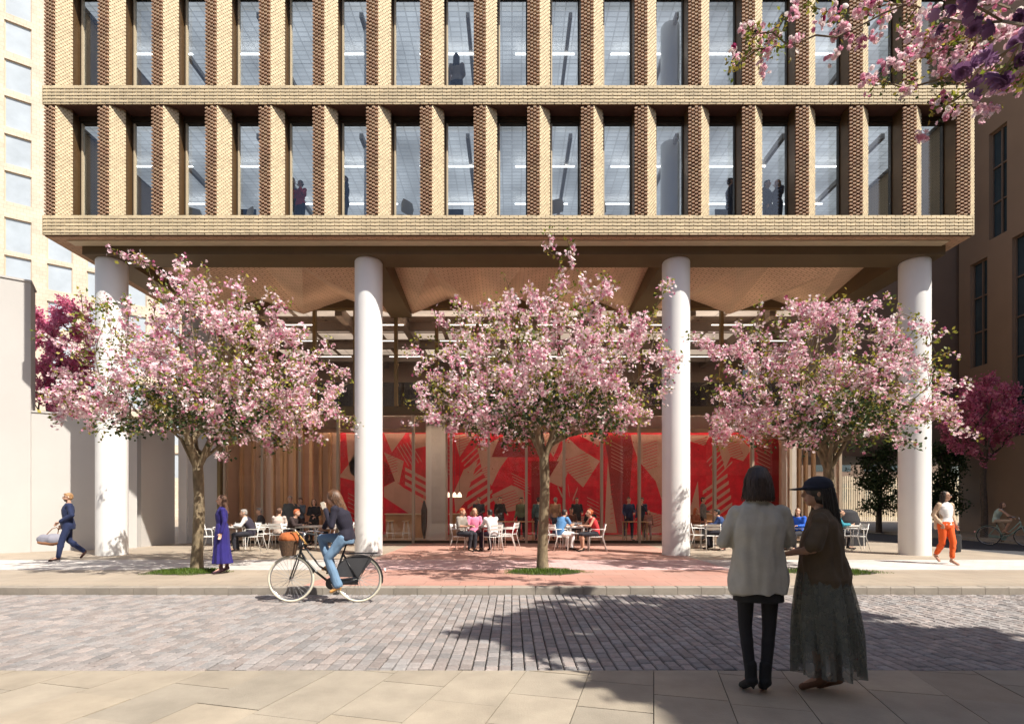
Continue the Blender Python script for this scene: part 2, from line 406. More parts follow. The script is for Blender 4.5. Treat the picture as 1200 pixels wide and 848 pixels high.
# spandrel bands of long thin bricks
def band(z0, z1):
    b = MB(); H = z1 - z0; rows = 11; rh = H/rows; bl = PIT/6
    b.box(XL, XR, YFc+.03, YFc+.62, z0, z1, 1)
    rr = random.Random(1)
    for j in range(rows):
        prd = .012 if j % 2 else 0.0
        x = XL - (bl/2 if j % 2 else 0)
        while x < XR - .01:
            xa = max(x, XL); xb = min(x+bl, XR)
            k = (xa - XL)/PIT
            gp = .013 if abs(k-round(k)) < .02 else .006
            if xb - xa > .02:
                b.box(xa+gp+.003, xb-.009, YFc-prd, YFc+.04, z0+j*rh+.002, z0+(j+1)*rh-.002, 0)
            x += bl
    # side returns
    for xs, sgn in ((XL, -1), (XR, 1)):
        for j in range(rows):
            y = YFc+.002
            while y < 29.9:
                b.box(min(xs, xs+sgn*.02), max(xs, xs+sgn*.02), y, min(y+.23, 30), z0+j*rh+.004, z0+(j+1)*rh-.004, 0); y += .238
    return b
for z0, z1 in ((8.61, 9.12), (12.04, 12.53), (15.45, 15.96)):
    part(band(z0, z1), 'spandrel', [M['brick'], M['brick_dark']])
sidebr = brickmat('side_brick', (.50,.37,.23), (.46,.35,.22), (.25,.17,.10), .24, .047, .006, 'yz')
b = MB()
for z0 in STORE:
    b.box(XL, XL+.3, YFc+.60, 30, z0, z0+PH, 0); b.box(XR-.3, XR, YFc+.60, 30, z0, z0+PH, 0)
b.box(XL, XR, 29.7, 30, 9.12, 15.45, 0); b.box(XL, XR, YFc+.62, 30, 15.5, 15.95, 1)
part(b, 'wall', [sidebr, M['int_wall']])
# windows
YG = YFc + .50
def window_meshes(zh=PH):
    x0, x1 = .60, PIT
    b = MB()
    b.box(x0, x0+.045, YG-.03, YG+.07, .0, zh-.13, 0); b.box(x1-.03, x1, YG-.03, YG+.07, .0, zh-.13, 0)
    b.box(x0+.045, x1-.03, YG-.03, YG+.07, .0, .04, 0)
    b.box(x0, x1, YG-.06, YG+.07, zh-.13, zh-.002, 0); b.box(x0+.045, x1-.03, YG-.028, YG+.068, zh-.19, zh-.13, 0)
    b.box(x0+.047, x0+.085, YG-.045, YG+.03, .042, zh-.192, 1)
    fm = b.mesh('window', [M['frame'], M['cream_metal']])
    c = MB(); c.box(x0+.085, x1-.03, YG+.01, YG+.022, .04, zh-.19, 0); pmh = c.mesh('pane', [M['glass']])
    c = MB(); c.box(x0, x1, YFc+.03, YG-.031, 0, .012, 0); 
    return fm, pmh, c.mesh('sill', [M['bronze']])
fm, gm, sm_ = window_meshes()
for z0 in STORE:
    for k in range(NP-1):
        o = bpy.data.objects.new('window', fm); col.objects.link(o); o.parent = office; o.location = (XL+k*PIT, 0, z0)
        p = bpy.data.objects.new('pane', gm); col.objects.link(p); p.parent = o
        p = bpy.data.objects.new('sill', sm_); col.objects.link(p); p.parent = o
# brick head soffit of each storey's openings (sloped slightly)
# office interiors
grid = brickmat('perforated_ceiling', (.60,.61,.63), (.57,.58,.60), (.30,.31,.33), .22, .22, .03, 'xy', .3, .6, 0.0)
M['strip'] = emit('ceiling_light_strip', (1, .97, .92), 3.0)

def perf(name, c, st, cx_, cy_, dark=.6):
    m, N, L, b = newmat(name); b.inputs['Base Color'].default_value = (.5,.5,.5,1); b.inputs['Emission Color'].default_value = (*c, 1)
    tc = N.new('ShaderNodeTexCoord'); br = N.new('ShaderNodeTexBrick'); br.inputs['Scale'].default_value = 1; br.offset = 0
    br.inputs['Brick Width'].default_value = cx_; br.inputs['Row Height'].default_value = cy_; br.inputs['Mortar Size'].default_value = .018
    br.inputs['Color1'].default_value = (1,1,1,1); br.inputs['Color2'].default_value = (.82,.82,.82,1); br.inputs['Mortar'].default_value = (dark,)*3+(1,)
    L.new(tc.outputs['Object'], br.inputs[0]); nz = N.new('ShaderNodeTexNoise'); nz.inputs['Scale'].default_value = .5; L.new(tc.outputs['Object'], nz.inputs[0])
    mu = N.new('ShaderNodeMath'); mu.operation = 'MULTIPLY'; L.new(br.outputs[0], mu.inputs[0]); L.new(nz.outputs[0], mu.inputs[1])
    m2 = N.new('ShaderNodeMath'); m2.operation = 'MULTIPLY'; m2.inputs[1].default_value = st*2; L.new(mu.outputs[0], m2.inputs[0]); L.new(m2.outputs[0], b.inputs['Emission Strength']); return m
M['panel'] = perf('luminous_perforated_ceiling', (.90,.95,1), .30, .30, .16)  # emission added over the office ceiling to brighten the windows
M['panel_warm'] = perf('luminous_gallery_ceiling', (1,.82,.66), .50, 2.0, .14, .2)  # gallery ceiling also given an added glow to lift the clerestory
M['strip_low'] = emit('gallery_light_strip', (1, .93, .85), 1.5)
for z0 in STORE:
    b = MB()
    b.box(XL+.31, XR-.31, YG+.08, 29.6, z0-.06, z0+.01, 0)
    b.box(XL+.31, XR-.31, YG+.08, 29.6, z0+2.86, z0+2.9, 1)
    b.box(XL+.31, XR-.31, 24, 24.2, z0+.01, z0+2.86, 2)
    b.box(XL+.32, XL+.4, YG+1.6, 23.9, z0+.01, z0+2.86, 3)
    b.box(XR-.41, XR-.32, YG+3.9, 23.9, z0+.01, z0+2.86, 2)
    for xx in (-10, -7.2, -4.3, -1.3, 1.6, 4.6, 7.6, 10.4):        # ribs
        b.box(xx, xx+.10, YG+.5, 23.9, z0+2.70, z0+2.859, 4)
    part(b, 'office_interior', [M['int_floor'], grid, M['int_wall'], M['int_part'], M['int_wall']])
    for yy in (14.62, 16.65, 18.68, 20.71):
        b = MB()
        b.box(XL+.45, XR-.45, yy, yy+2.0, z0+2.845, z0+2.858, 0)
        part(b, 'luminous_panel', M['panel'])
    for yy in (16.05, 18.05, 20.1):
        b = MB()
        for xx in np.arange(-11.8, 10.4, 2.9): b.box(xx+.3, xx+2.1, yy, yy+.05, z0+2.66, z0+2.68, 0)
        part(b, 'ceiling_light', M['strip'])
    for xx in (-4.03, 4.6):
        b = MB(); b.tube((xx, YG+1.0, z0+.01), (xx, YG+1.0, z0+2.86), .27, n=32); part(b, 'column', M['white_col'], smooth=False); autosmooth(kids(office)[-1])
# soffit and beam under the overhang
b = MB(); b.box(XL+.02, XR-.02, YFc+.05, 14.4, 8.58, 8.612, 0)
b.box(XL+.02, -11.7, 14.4, 30, 8.58, 8.612, 0); b.box(11.8, XR-.02, 14.4, 30, 8.58, 8.612, 0)
part(b, 'soffit', M['soffit'])
b = MB(); b.box(XL+.45, XR-.45, YFc+.22, 14.39, 8.55, 8.578, 0); part(b, 'shadow_gap_trim', M['cream_metal'])
ZB = 8.33
b = MB(); b.box(-11.7, 11.8, 14.40, 15.20, ZB, 9.05, 0); part(b, 'beam', M['beam'])
COLX = (-11.25, -4.03, 4.61, 11.32)
for cx in COLX:
    b = MB(); b.box(cx-.38, cx+.38, 15.20, 19.28, ZB+.004, 9.05, 0); part(b, 'beam', M['beam'])
for cx in COLX:
    b = MB(); n = 72
    b.rings([((cx,14.88,SW), V((.38,0,0)), V((0,.38,0))), ((cx,14.88,8.30), V((.38,0,0)), V((0,.38,0))), ((cx,14.88,8.30), V((.365,0,0)), V((0,.365,0))), ((cx,14.88,ZB), V((.365,0,0)), V((0,.365,0)))], n)
    o = part(b, 'column', M['white_col']); autosmooth(o)
# folded brick ceiling of the colonnade
bays = [(-10.87, -4.41), (-3.65, 4.23), (4.99, 10.94)]
fold = brickmat('folded_ceiling_brick', (.74,.52,.36), (.68,.47,.32), (.42,.28,.19), .24, .085, .012, 'xy', .6)
for xa, xb in bays:
    nfold = 3 if xb-xa > 7 else 2
    b = MB(); n = nfold*2; w_ = (xb-xa)/n
    f_ = []; bk = []
    for i in range(n+1):
        f_.append((xa+i*w_, 15.2, 9.04 if i % 2 == 0 else 8.34))
    for i in range(n+1):
        bk.append((xa+i*w_, 19.38, 8.50 if i % 2 == 0 else 9.03))
    vs = f_ + bk; fs = []
    for i in range(n):
        if i % 2 == 0: fs += [(i, i+1, n+1+i), (i+1, n+1+i+1, n+1+i)]
        else: fs += [(i, i+1, n+1+i+1), (i, n+1+i+1, n+1+i)]
    b.add(vs, fs, 0); part(b, 'ceiling', fold)
# shopfront
YS = 19.4; SX0, SX1 = -12.1, 12.05
ZT = 8.72
b = MB(); b.box(SX0, SX1, YS-.10, YS+.12, ZT, 9.04, 0)
part(b, 'shopfront_head', M['beam'])
pos = [(264+44.1*k-600)*YS/F for k in range(17)]
b = MB()
for x in pos: b.box(x-.045, x+.045, YS-.08, YS+.10, SW, 4.80, 0)
b.box(SX1-.1, SX1, YS-.08, YS+.10, SW, ZT, 0)
b.box(-10.74, SX1-.1, YS-.09, YS+.11, 4.80, 5.12, 1)
b.box(-10.74, SX1-.1, YS-.06, YS+.08, SW, SW+.10, 2)
part(b, 'shopfront_mullions', [M['shop_post'], M['beam'], M['frame']])
posu = [(320.9+47.7*k-600)*YS/F for k in range(14)]
b = MB()
for x in [(273-600)*YS/F] + posu: b.box(x-.06, x+.06, YS-.06, YS+.09, 5.12, ZT, 0)
b.box(-10.74, SX1-.1, YS-.05, YS+.06, ZT-.07, ZT, 0)
part(b, 'clerestory_mullions', M['post'])
edges = [-10.62] + pos[1:] + [SX1-.1]
for a_, c_ in zip(edges[:-1], edges[1:]):
    b = MB(); b.box(a_+.045, c_-.045, YS, YS+.014, SW+.1, 4.80, 0); part(b, 'glass_pane', M['glass_low'])
eu = [-10.62] + posu + [SX1-.1]
for a_, c_ in zip(eu[:-1], eu[1:]):
    b = MB(); b.box(a_+.06, c_-.06, YS, YS+.014, 5.12, ZT-.07, 0); part(b, 'glass_pane', M['glass_low'])
b = MB(); b.box(-10.74, -10.62, YS-.14, YS+.10, SW, ZT, 0); part(b, 'corner_post', M['post'])
b = MB(); b.box(SX0, -10.74, YS-.02, YS+.15, SW, ZT, 0); b.box(SX0-.06, SX0+.24, YS-.12, YS-.02, SW, 4.8, 1); part(b, 'stone_panel', [M['paleplaster'], mat('white_pilaster', (.74,.72,.69), .8, .03)])
# ground-floor interior
b = MB()
b.box(SX0, SX1, YS+.13, 29.6, SW+.001, SW+.012, 0)                # floor
b.box(-8.9, SX1, 23.62, 23.8, SW+.012, 4.85, 1)                      # back wall behind the mural
b.box(SX0, SX0+.15, YS+.16, 29.6, SW+.012, ZT, 1)
b.box(SX1-.15, SX1, 22.0, 23.6, SW+.012, ZT, 1)
b.box(SX0+.15, -9.0, 22.2, 22.35, SW+.012, 4.85, 1)
b.box(-9.0, -8.85, 22.2, 23.8, SW+.012, 4.85, 1)
b.box(SX0+.15, SX1-.15, YS+.5, 23.85, 4.86, 5.10, 2)                     # gallery slab
b.box(SX0+.15, SX1-.15, 27.3, 27.5, 5.10, ZT+.2, 1)                     # upper back wall
b.box(SX0+.15, SX1-.15, 23.85, 27.3, 4.95, 5.10, 2)
part(b, 'cafe_interior', [mat('cafe_floor', (.30,.20,.14), .35, .1, 2), M['shop_wall'], M['int_wall'], M['int_part']])
slat = brickmat('slatted_ceiling', (.55,.43,.34), (.50,.39,.31), (.2,.15,.12), 3.0, .18, .05, 'xy', .6)
b = MB(); b.box(SX0+.15, SX1-.15, YS+.15, 27.3, 8.95, 9.0, 0); part(b, 'gallery_ceiling', slat)
b = MB()
for xx in (-9.5, -6.6, -4.4, -1.7, 1.2, 3.9, 6.6, 9.6): b.box(xx, xx+.25, YS+.3, 27.2, 8.55, 8.95, 0)
for yy in (21.5, 24.0, 26.2): b.box(SX0+.2, SX1-.2, yy, yy+.18, 8.62, 8.95, 0)
part(b, 'ceiling_rib', M['int_part'])
for yy in (20.0, 21.9, 22.9, 24.4, 25.3):
    b = MB()
    for xx in np.arange(-11.2, 11.0, 2.8): b.box(xx, xx+2.6, yy, yy+.8, 8.93, 8.945, 0)
    part(b, 'luminous_panel', M['panel_warm'])
for yy in (20.6, 22.6, 25.0):
    b = MB()
    for xx in np.arange(-10.5+yy*.3 % 1.3, 10.5, 3.4): b.box(xx+.3, xx+1.9, yy, yy+.06, 8.52, 8.545, 0)
    part(b, 'ceiling_light', M['strip_low'])
M['warm'] = emit('warm_lamp', (1, .76, .56), 24)  # added fill light for the cafe, kept out of view
b = MB(); b.box(-8.7, SX1-.3, 23.08, 23.12, 4.68, 4.855, 0); part(b, 'cove_fascia', M['shop_wall'])  # board added only to hide the strip behind it
b = MB(); b.box(-8.6, SX1-.4, 23.28, 23.33, 4.83, 4.85, 0); part(b, 'cove_light', emit('dim_cove', (1,.76,.56), 8))  # unseen strip added to brighten the mural
b = MB(); b.box(-10.5, SX1-.4, 19.60, 19.70, 4.90, 4.92, 0); part(b, 'cove_light', M['warm'])  # second added strip, tucked behind the transom to light the room
b = MB(); b.box(SX0+.2, SX1-.2, YS+.62, YS+.66, 5.1, 6.15, 0); part(b, 'gallery_balustrade', glassmat('balustrade_glass', (.42,.42,.44), .08))
b = MB(); b.box((499-600)*21/F, (522-600)*21/F, 21, 21.75, SW+.012, 4.86, 0); b.box(11.0, 11.4, 21.2, 21.6, SW+.012, 4.86, 0); part(b, 'inner_column', M['int_wall'])
# timber fins on the inner walls
b = MB()
for px in (282, 296, 307, 319, 330, 334, 345, 353, 364, 375, 386):
    x = (px-600)*23.4/F; yy = 23.4 if x > -8.8 else 22.0
    if x <= -8.8: x = (px-600)*22.0/F
    b.box(x-.06, x+.06, yy, yy+.19, SW+.012, 4.85, 0)
for px in (922, 929, 936, 944, 953): 
    x = (px-600)*21.9/F; b.box(x-.05, x+.05, 21.8, 21.99, SW+.012, 4.85, 0)
b.box(11.3, 11.9, 21.99, 22.05, SW+.012, 4.85, 0)
part(b, 'timber_fin', M['fin'])
# counters and bar stools
def counter(px0, px1, py, Y, label):
    t = thing('counter', label, 'counter', ((px0+px1)/2*Y/F-CX*Y/F, Y, SW+.012))
    w_ = (px1-px0)*Y/F/2
    b = MB(); b.box(-w_, w_, 0, .5, 0, .98, 0); b.build('body', M['oak'], t)
    b = MB(); b.box(-w_-.04, w_+.04, -.05, .55, .981, 1.03, 0); b.build('worktop', M['cream_metal'], t)
counter(452, 499, 0, 22.3, 'oak bar counter with pale top left of the wide inner column')
counter(527, 545, 0, 22.5, 'short oak counter just right of the wide inner column')
counter(812, 838, 0, 22.3, 'pale oak counter beside the third white column')
def stool(px, Y, label):
    t = thing('bar_stool', label, 'bar stool', ((px-600)*Y/F, Y, SW+.012), 0, 'bar stools at the cafe counter')
    b = MB(); b.rings([((0,0,.70), V((.15,0,0)), V((0,.15,0))), ((0,0,.735), V((.17,0,0)), V((0,.17,0))), ((0,0,.75), V((.16,0,0)), V((0,.16,0)))], 16); autosmooth(b.build('seat', M['cream_metal'], t))
    for a in range(4):
        q = R(45+90*a); b = MB(); b.tube((math.cos(q)*.10, math.sin(q)*.10, .70), (math.cos(q)*.2, math.sin(q)*.2, 0), .012); b.build('leg', M['white_metal'], t)
    b = MB(); b.path([(math.cos(R(a))*.165, math.sin(R(a))*.165, .25) for a in range(0, 360, 30)], .009, 6, closed=True); b.build('footrest', M['white_metal'], t)
for i, px in enumerate((457, 476)): stool(px, 21.6, ('white bar stool at the oak counter, beside the second white column', 'white bar stool at the oak counter, nearer the wide inner column')[i])
# mural: red and cream abstract wall graphic
YM = 23.6
mural = thing('mural', 'long red and cream abstract wall graphic behind the cafe tables', 'mural', (0, YM, 0))
def cz(p): 
    x = 380 + p[0]/2.143; y = 470 + p[1]/2.143
    return (x-600)*YM/F, CAMZ + (HY-y)*YM/F
mb = MB()
def flat(pts, layer, mi):
    q = [cz(p) for p in pts]; dep = -.004*layer
    mb.add([(x, dep, max(z, .2)) for x, z in q], [tuple(range(len(q)))], mi)
def rect(x0, x1, y0, y1, th, mi):
    (xa, za), (xb, zb) = cz((x0, y1)), cz((x1, y0)); mb.box(xa, xb, -th, -.002, max(za, .2), zb, mi)
rect(36, 1168, 78, 336, .01, 0)
pe = [[(55,80),(78,80),(78,190),(66,180),(60,150)],[(36,190),(78,200),(78,130),(60,160)],
 [(150,80),(205,80),(170,128)], [(150,128),(200,150),(188,208),(258,262),(258,285),(215,283),(150,240),(150,215),(178,200),(162,158)],
 [(212,82),(258,82),(258,112),(225,120)], [(325,85),(380,80),(340,140)], [(385,120),(440,92),(470,80),(500,84),(440,170),(420,212),(398,180)],
 [(325,230),(350,172),(385,150),(352,255),(330,280)], [(420,235),(470,210),(500,225),(505,270),(440,280)],
 [(540,80),(602,80),(575,140)], [(560,200),(612,92),(640,118),(692,150),(650,216),(612,178),(596,216)],
 [(640,85),(690,82),(690,112)], [(590,300),(640,285),(692,300),(692,330),(590,330)],
 [(703,330),(712,150),(722,240),(735,330)], [(770,84),(848,84),(848,250),(832,200),(790,150),(775,110)],
 [(800,330),(812,275),(848,285),(848,330)],
 [(918,85),(968,85),(955,112),(918,100)], [(985,96),(1035,84),(1072,120),(1052,150),(1020,140),(1006,170)],
 [(918,270),(938,200),(945,330),(918,330)], [(1068,320),(1080,175),(1095,160),(1120,180),(1110,330)], [(1136,85),(1168,85),(1168,170),(1150,140)]]
for q in pe: flat(q, 3, 1)
dk = [[(150,150),(162,160),(178,200),(150,212)],[(440,92),(420,140),(540,140),(530,84)],[(700,85),(768,85),(775,115),(760,330),(738,330),(720,230),(712,140)],[(1080,84),(1135,84),(1148,140),(1168,175),(1168,330),(1118,330),(1124,190),(1090,150)],[(520,150),(590,150),(560,200),(520,330)]]
for q in dk: flat(q, 4.5, 2)
def stripes(x0, y0, dx, dy, w_, n, sx, sy, mi, lay=6):
    for i in range(n):
        x = x0+sx*i; y = y0+sy*i
        flat([(x, y), (x+dx, y+dy), (x+dx, y+dy+w_), (x, y+w_)], lay, mi)
stripes(203, 165, 52, 28, 9, 6, 0, 18, 1)
stripes(342, 210, 62, -40, 9, 5, 6, 17, 1)
stripes(345, 150, 40, -38, 4, 5, 6, 10, 1)
stripes(586, 210, 14, 30, 8, 1, 0, 0, 1); stripes(612, 205, 4, 30, 8, 1, 0, 0, 1); stripes(636, 214, -12, 30, 8, 1, 0, 0, 1)
stripes(950, 225, 62, -44, 9, 6, 3, 18, 1)
stripes(960, 150, 40, -40, 4, 5, 6, 10, 1)
stripes(30+185, 100, 30, 50, 3, 5, -8, 3, 1)
for (x0, y0, w_, n, sx, sy) in ((160,140,24,7,0,7),(430,240,50,6,3,6),(600,150,60,8,2,7),(330,95,30,6,2,6),(800,110,36,9,0,8),(930,100,30,6,0,6),(1010,110,30,7,2,6),(595,305,80,4,0,6),(718,210,8,9,0,12),(470,84,30,6,0,6),(815,290,30,5,0,7),(395,170,22,5,0,6)):
    stripes(x0, y0, w_, -w_*.35, 1.4, n, sx, sy, 0, 7)
for (x0, y0, w_, n, sx, sy) in ((470,180,40,5,2,8),(540,260,50,6,0,9),(720,100,30,8,0,9),(290,100,26,8,0,10),(1085,100,34,8,0,10),(60,230,26,7,0,11),(660,240,30,5,0,9)):
    stripes(x0, y0, w_, w_*.5, 1.6, n, sx, sy, 1, 7)
for q in range(160):      # fine speckle marks
    x = random.uniform(45, 1150); y = random.uniform(85, 320); s_ = random.uniform(1.5, 5)
    flat([(x, y), (x+s_, y+s_*.4), (x+s_*.6, y+s_*1.2)], 8, random.choice((0, 2)))
mb.build('mural_surface', [M['red'], M['peach'], M['red_dark']], mural)
# pendants
for i, px in enumerate((525.5, 532.5, 538.5)):
    Y = 22.2; c = P(px, 579, Y)
    t = thing('pendant_lamp', ('small white pendant lamp nearest the wide inner column, against the red wall', 'middle small white pendant lamp of three against the red striped wall', 'small white pendant lamp farthest from the wide inner column')[i], 'pendant lamp', c, 0, 'small pendant lamps in the cafe')
    b = MB(); b.rings([((0,0,-.12), V((.10,0,0)), V((0,.10,0))), ((0,0,0), V((.085,0,0)), V((0,.085,0))), ((0,0,.09), V((.02,0,0)), V((0,.02,0)))], 14); autosmooth(b.build('lamp_shade', emit('pendant_glow', (1,.8,.6), 1.2), t))
    b = MB(); b.tube((0,0,.09), (0,0,4.85-c.z), .006, n=5); b.build('cord', M['black'], t)

# ------------------------------------------------------------------ neighbours on the left
ang = math.atan2(.58, .815)
def place(o, x, y, z=0, a=ang): o.location = (x, y, z); o.rotation_euler = (0, 0, a); return o
tower = thing('tower_block', 'tall pale cream brick tower with square windows at the far left', 'building')
place(tower, -43.55, 45.0)
b = MB(); XW0, XW1 = -14, 26.0
def s_of(px): 
    r = (px-600)/F; return (45*r+43.55)/(.815-.58*r)
wins = []
def zat(py, px): 
    s = s_of(px); return CAMZ + (HY-py)*(45+.58*s)/F
cA = (s_of(5), s_of(37)); cB = (s_of(55), s_of(86)); pitch_s = cB[0]-cA[0]+0.0
rowsz = []
for yt, yb in ((28, 64), (73, 108), (116, 152), (160, 195), (203, 239), (257, 296), (301, 333), (346, 380), (390, 424)):
    rowsz.append((zat(yb, 20), zat(yt, 20)))
fl = rowsz[0][0]-rowsz[1][0]
top = rowsz[0]
for k in range(1, 3): rowsz.insert(0, (top[0]+fl*k, top[1]+fl*k))
bot = rowsz[-1]
for k in range(1, 4):
    if bot[0]-fl*k > 1: rowsz.append((bot[0]-fl*k, bot[1]-fl*k))
wcols = [(cA[0]+pitch_s*k, cA[1]+pitch_s*k) for k in range(-1, 5)]
ztop = rowsz[0][1]+1.5
xs = sorted([XW0, XW1] + [v for c in wcols for v in c]); 
# wall as piers and panels round the openings, windows set back
for i in range(len(xs)-1):
    a_, c_ = xs[i], xs[i+1]; isw = any(abs(a_-q[0]) < 1e-6 for q in wcols)
    if not isw: b.box(a_, c_, 0, .5, 0, ztop, 0)
    else:
        zz = [0]; 
        for lo, hi in sorted(rowsz): zz += [lo, hi]
        zz.append(ztop)
        for k in range(0, len(zz), 2): b.box(a_, c_, .0, .5, zz[k], zz[k+1], 0)
b.box(XW0, XW1, .5, 14, 0, ztop, 0)
b.build('wall', M['tower'], tower)
for ci, (a_, c_) in enumerate(wcols):
    for lo, hi in rowsz:
        if ci > 7: continue
        f_ = MB(); f_.box(a_, a_+.07, .12, .2, lo, hi); f_.box(c_-.07, c_, .12, .2, lo, hi); f_.box(a_+.07, c_-.07, .12, .2, hi-.07, hi); f_.box(a_+.07, c_-.07, .12, .2, lo, lo+.07)
        wo = f_.build('window', M['cream_metal'], tower)
        f_ = MB(); f_.box(a_+.07, c_-.07, .15, .17, lo+.07, hi-.07); f_.build('pane', M['tower_glass'], wo)
# pale rendered garden walls
wl = thing('rendered_wall', 'tall smooth pale rendered wall end at the far left edge', 'wall'); place(wl, -14.8, 15.3)
s36 = ( (36-600)/F*15.3+14.8)/(.815-.58*(36-600)/F)
b = MB(); b.box(-14, s36, 0, .9, SW, 8.1, 0); b.build('body', M['paleplaster'], wl)
b = MB(); b.box(-14, s36+.03, -.03, .93, 8.101, 8.16, 0); b.build('coping', M['paleplaster'], wl)
wl2 = thing('rendered_wall', 'lower smooth beige rendered wall behind the walking man in the navy suit', 'wall'); place(wl2, -14.8, 15.3)
b = MB(); b.box(s36, 3.23, .10, .42, SW, 4.28, 0); b.build('body', M['paleplaster'], wl2)
b = MB(); b.box(s36, 3.25, .07, .45, 4.281, 4.33, 0); b.build('coping', M['paleplaster'], wl2)
wl3 = thing('rendered_wall', 'shaded grey rendered wall under the overhang between the first column and the white pilaster', 'wall', (-12.3, 17.3, 0))
b = MB(); b.box(-.2, .0, .25, 2.0, SW, 4.28, 0); b.build('body', M['paleplaster'], wl3)

# ------------------------------------------------------------------ brown building on the right, street, fence behind
bb = thing('brown_building', 'dark brown clad building with tall narrow windows across the side street', 'building', (23.4, 12, 0))
def Yw(px): return 23.4*F/(px-600)
def Zw(px, py): return CAMZ + (HY-py)*Yw(px)/F
ops = [(Yw(1180), Yw(1159), Zw(1159, 282), Zw(1159, 158)), (Yw(1157), Yw(1137), Zw(1137, 432), Zw(1137, 311)), (22.4, Yw(1186), 4.7, Zw(1186, 279)),
       (19.2, 20.2, 14.4, 19.6), (20.6, 21.6, 19.0, 24.0), (16.5, 18.2, 4.7, 13.9), (22.6, 23.6, 16.2, 21.8)]
b = MB(); yc = sorted({12.0, 27.7} | {v for o in ops for v in o[:2]})
for a_, c_ in zip(yc[:-1], yc[1:]):
    mid = (a_+c_)/2; hs = sorted([(o[2], o[3]) for o in ops if o[0] < mid < o[1]])
    z = 0
    for lo, hi in hs: b.box(0, .4, a_-12, c_-12, z, lo, 0); z = hi
    b.box(0, .4, a_-12, c_-12, z, 27, 0)
b.box(.4, 22, 0, 15.7, 0, 27, 0)
b.build('wall', M['brown'], bb)
for o_ in ops:
    y0, y1, z0, z1 = o_[0]-12, o_[1]-12, o_[2], o_[3]
    f_ = MB(); n = max(2, round((z1-z0)/1.9))
    ym = y0 + (y1-y0)*.42
    f_.box(.14, .22, y0, y0+.05, z0, z1); f_.box(.14, .22, y1-.05, y1, z0, z1); f_.box(.13, .21, ym-.03, ym+.03, z0+.05, z1-.05)
    for k in range(n+1):
        zz = z0 + (z1-z0-.06)*k/n; f_.box(.15, .225, y0+.05, y1-.05, zz, zz+.06)
    wo = f_.build('window', M['brown2'], bb); f_ = MB(); f_.box(.24, .26, y0, y1, z0, z1); f_.build('pane', M['darkglass'], wo)
b = MB(); b.box(-7.5, 22, 15.9, 22, 4.1, 27, 0); b.build('bridge_wing', M['brown2'], bb)
fence = thing('slatted_fence', 'pale upright slatted fence beyond the cafe corner at the end of the side street', 'fence', (15, 48, 0))
b = MB(); rr = random.Random(4)
for i in range(130):
    x = i*.2; b.box(x, x+.10, 0, .06, .1, 4.1 + rr.uniform(-.1, .1), 0)
b.box(0, 26, .06, .1, .5, .6, 0); b.box(0, 26, .06, .1, 3.0, 3.1, 0)
b.build('slats', mat('pale_timber_slat', (.62,.54,.40), .7, .2, 2, island=.25), fence)
b = MB()
for i in range(11):
    b = MB(); b.box(i*2.6, i*2.6+.12, .1, .22, 0, 3.8, 0); b.build('fence_post', M['brown2'], fence)
bk = thing('background_building', 'dark background building closing the street behind the pale fence', 'building', (18, 70, 0))
b = MB(); b.box(-3, 40, 0, 10, 0, 26, 0); b.build('wall', M['brown2'], bk)
b = MB()
for i in range(12):
    for j in range(6): b.box(-2+i*3.4, -.4+i*3.4, -.04, -.005, 2+j*4, 4.4+j*4, 0)
b.build('window', M['darkglass'], bk)
# the building behind the viewer's right shoulder, whose shadow covers the near right corner
cb = thing('corner_building', 'stone building behind the viewer that shades the near pavement', 'building', (12.3, -3.2, 0))
b = MB(); b.box(0, 26, -20, 0, 0, 18.6, 0); b.build('wall', brickmat('corner_stone', (.42,.37,.3), (.38,.33,.27), (.25,.22,.18), .6, .3), cb)
b = MB()
for i in range(8):
    for j in range(5): b.box(1.5+i*3.1, 3.1+i*3.1, .005, .03, 1.6+j*3.5, 3.9+j*3.5, 0)
b.build('window', M['darkglass'], cb)
cb2 = thing('corner_building', 'pale stone terrace behind the viewer on the near side of the road', 'building', (-44, -14, 0))
b = MB(); b.box(0, 56.2, -16, 0, 0, 17, 0); b.build('wall', brickmat('terrace_stone', (.50,.44,.36), (.46,.4,.33), (.3,.26,.2), .6, .3), cb2)
b = MB()
for i in range(17):
    for j in range(5): b.box(1.2+i*3.1, 2.8+i*3.1, .005, .03, 1.2+j*3.3, 3.4+j*3.3, 0)
b.build('window', M['darkglass'], cb2)
# ------------------------------------------------------------------ trees
def np_obj(name, v, f, m, parent):
    me = bpy.data.meshes.new(name); n = len(v); k = len(f)
    me.vertices.add(n); me.vertices.foreach_set('co', np.asarray(v, np.float32).ravel())
    me.loops.add(k*4); me.loops.foreach_set('vertex_index', np.asarray(f, np.int32).ravel())
    me.polygons.add(k); me.polygons.foreach_set('loop_start', np.arange(k, dtype=np.int32)*4)
    me.materials.append(m); me.update(calc_edges=True)
    o = bpy.data.objects.new(name, me); col.objects.link(o); o.parent = parent; return o
def rand_rot(n, rs, up=None):
    q = rs.normal(size=(n, 4)); q /= np.linalg.norm(q, axis=1)[:, None]; w_, x, y, z = q.T
    return np.stack([1-2*(y*y+z*z), 2*(x*y-w_*z), 2*(x*z+w_*y), 2*(x*y+w_*z), 1-2*(x*x+z*z), 2*(y*z-w_*x), 2*(x*z-w_*y), 2*(y*z+w_*x), 1-2*(x*x+y*y)], 1).reshape(n, 3, 3)
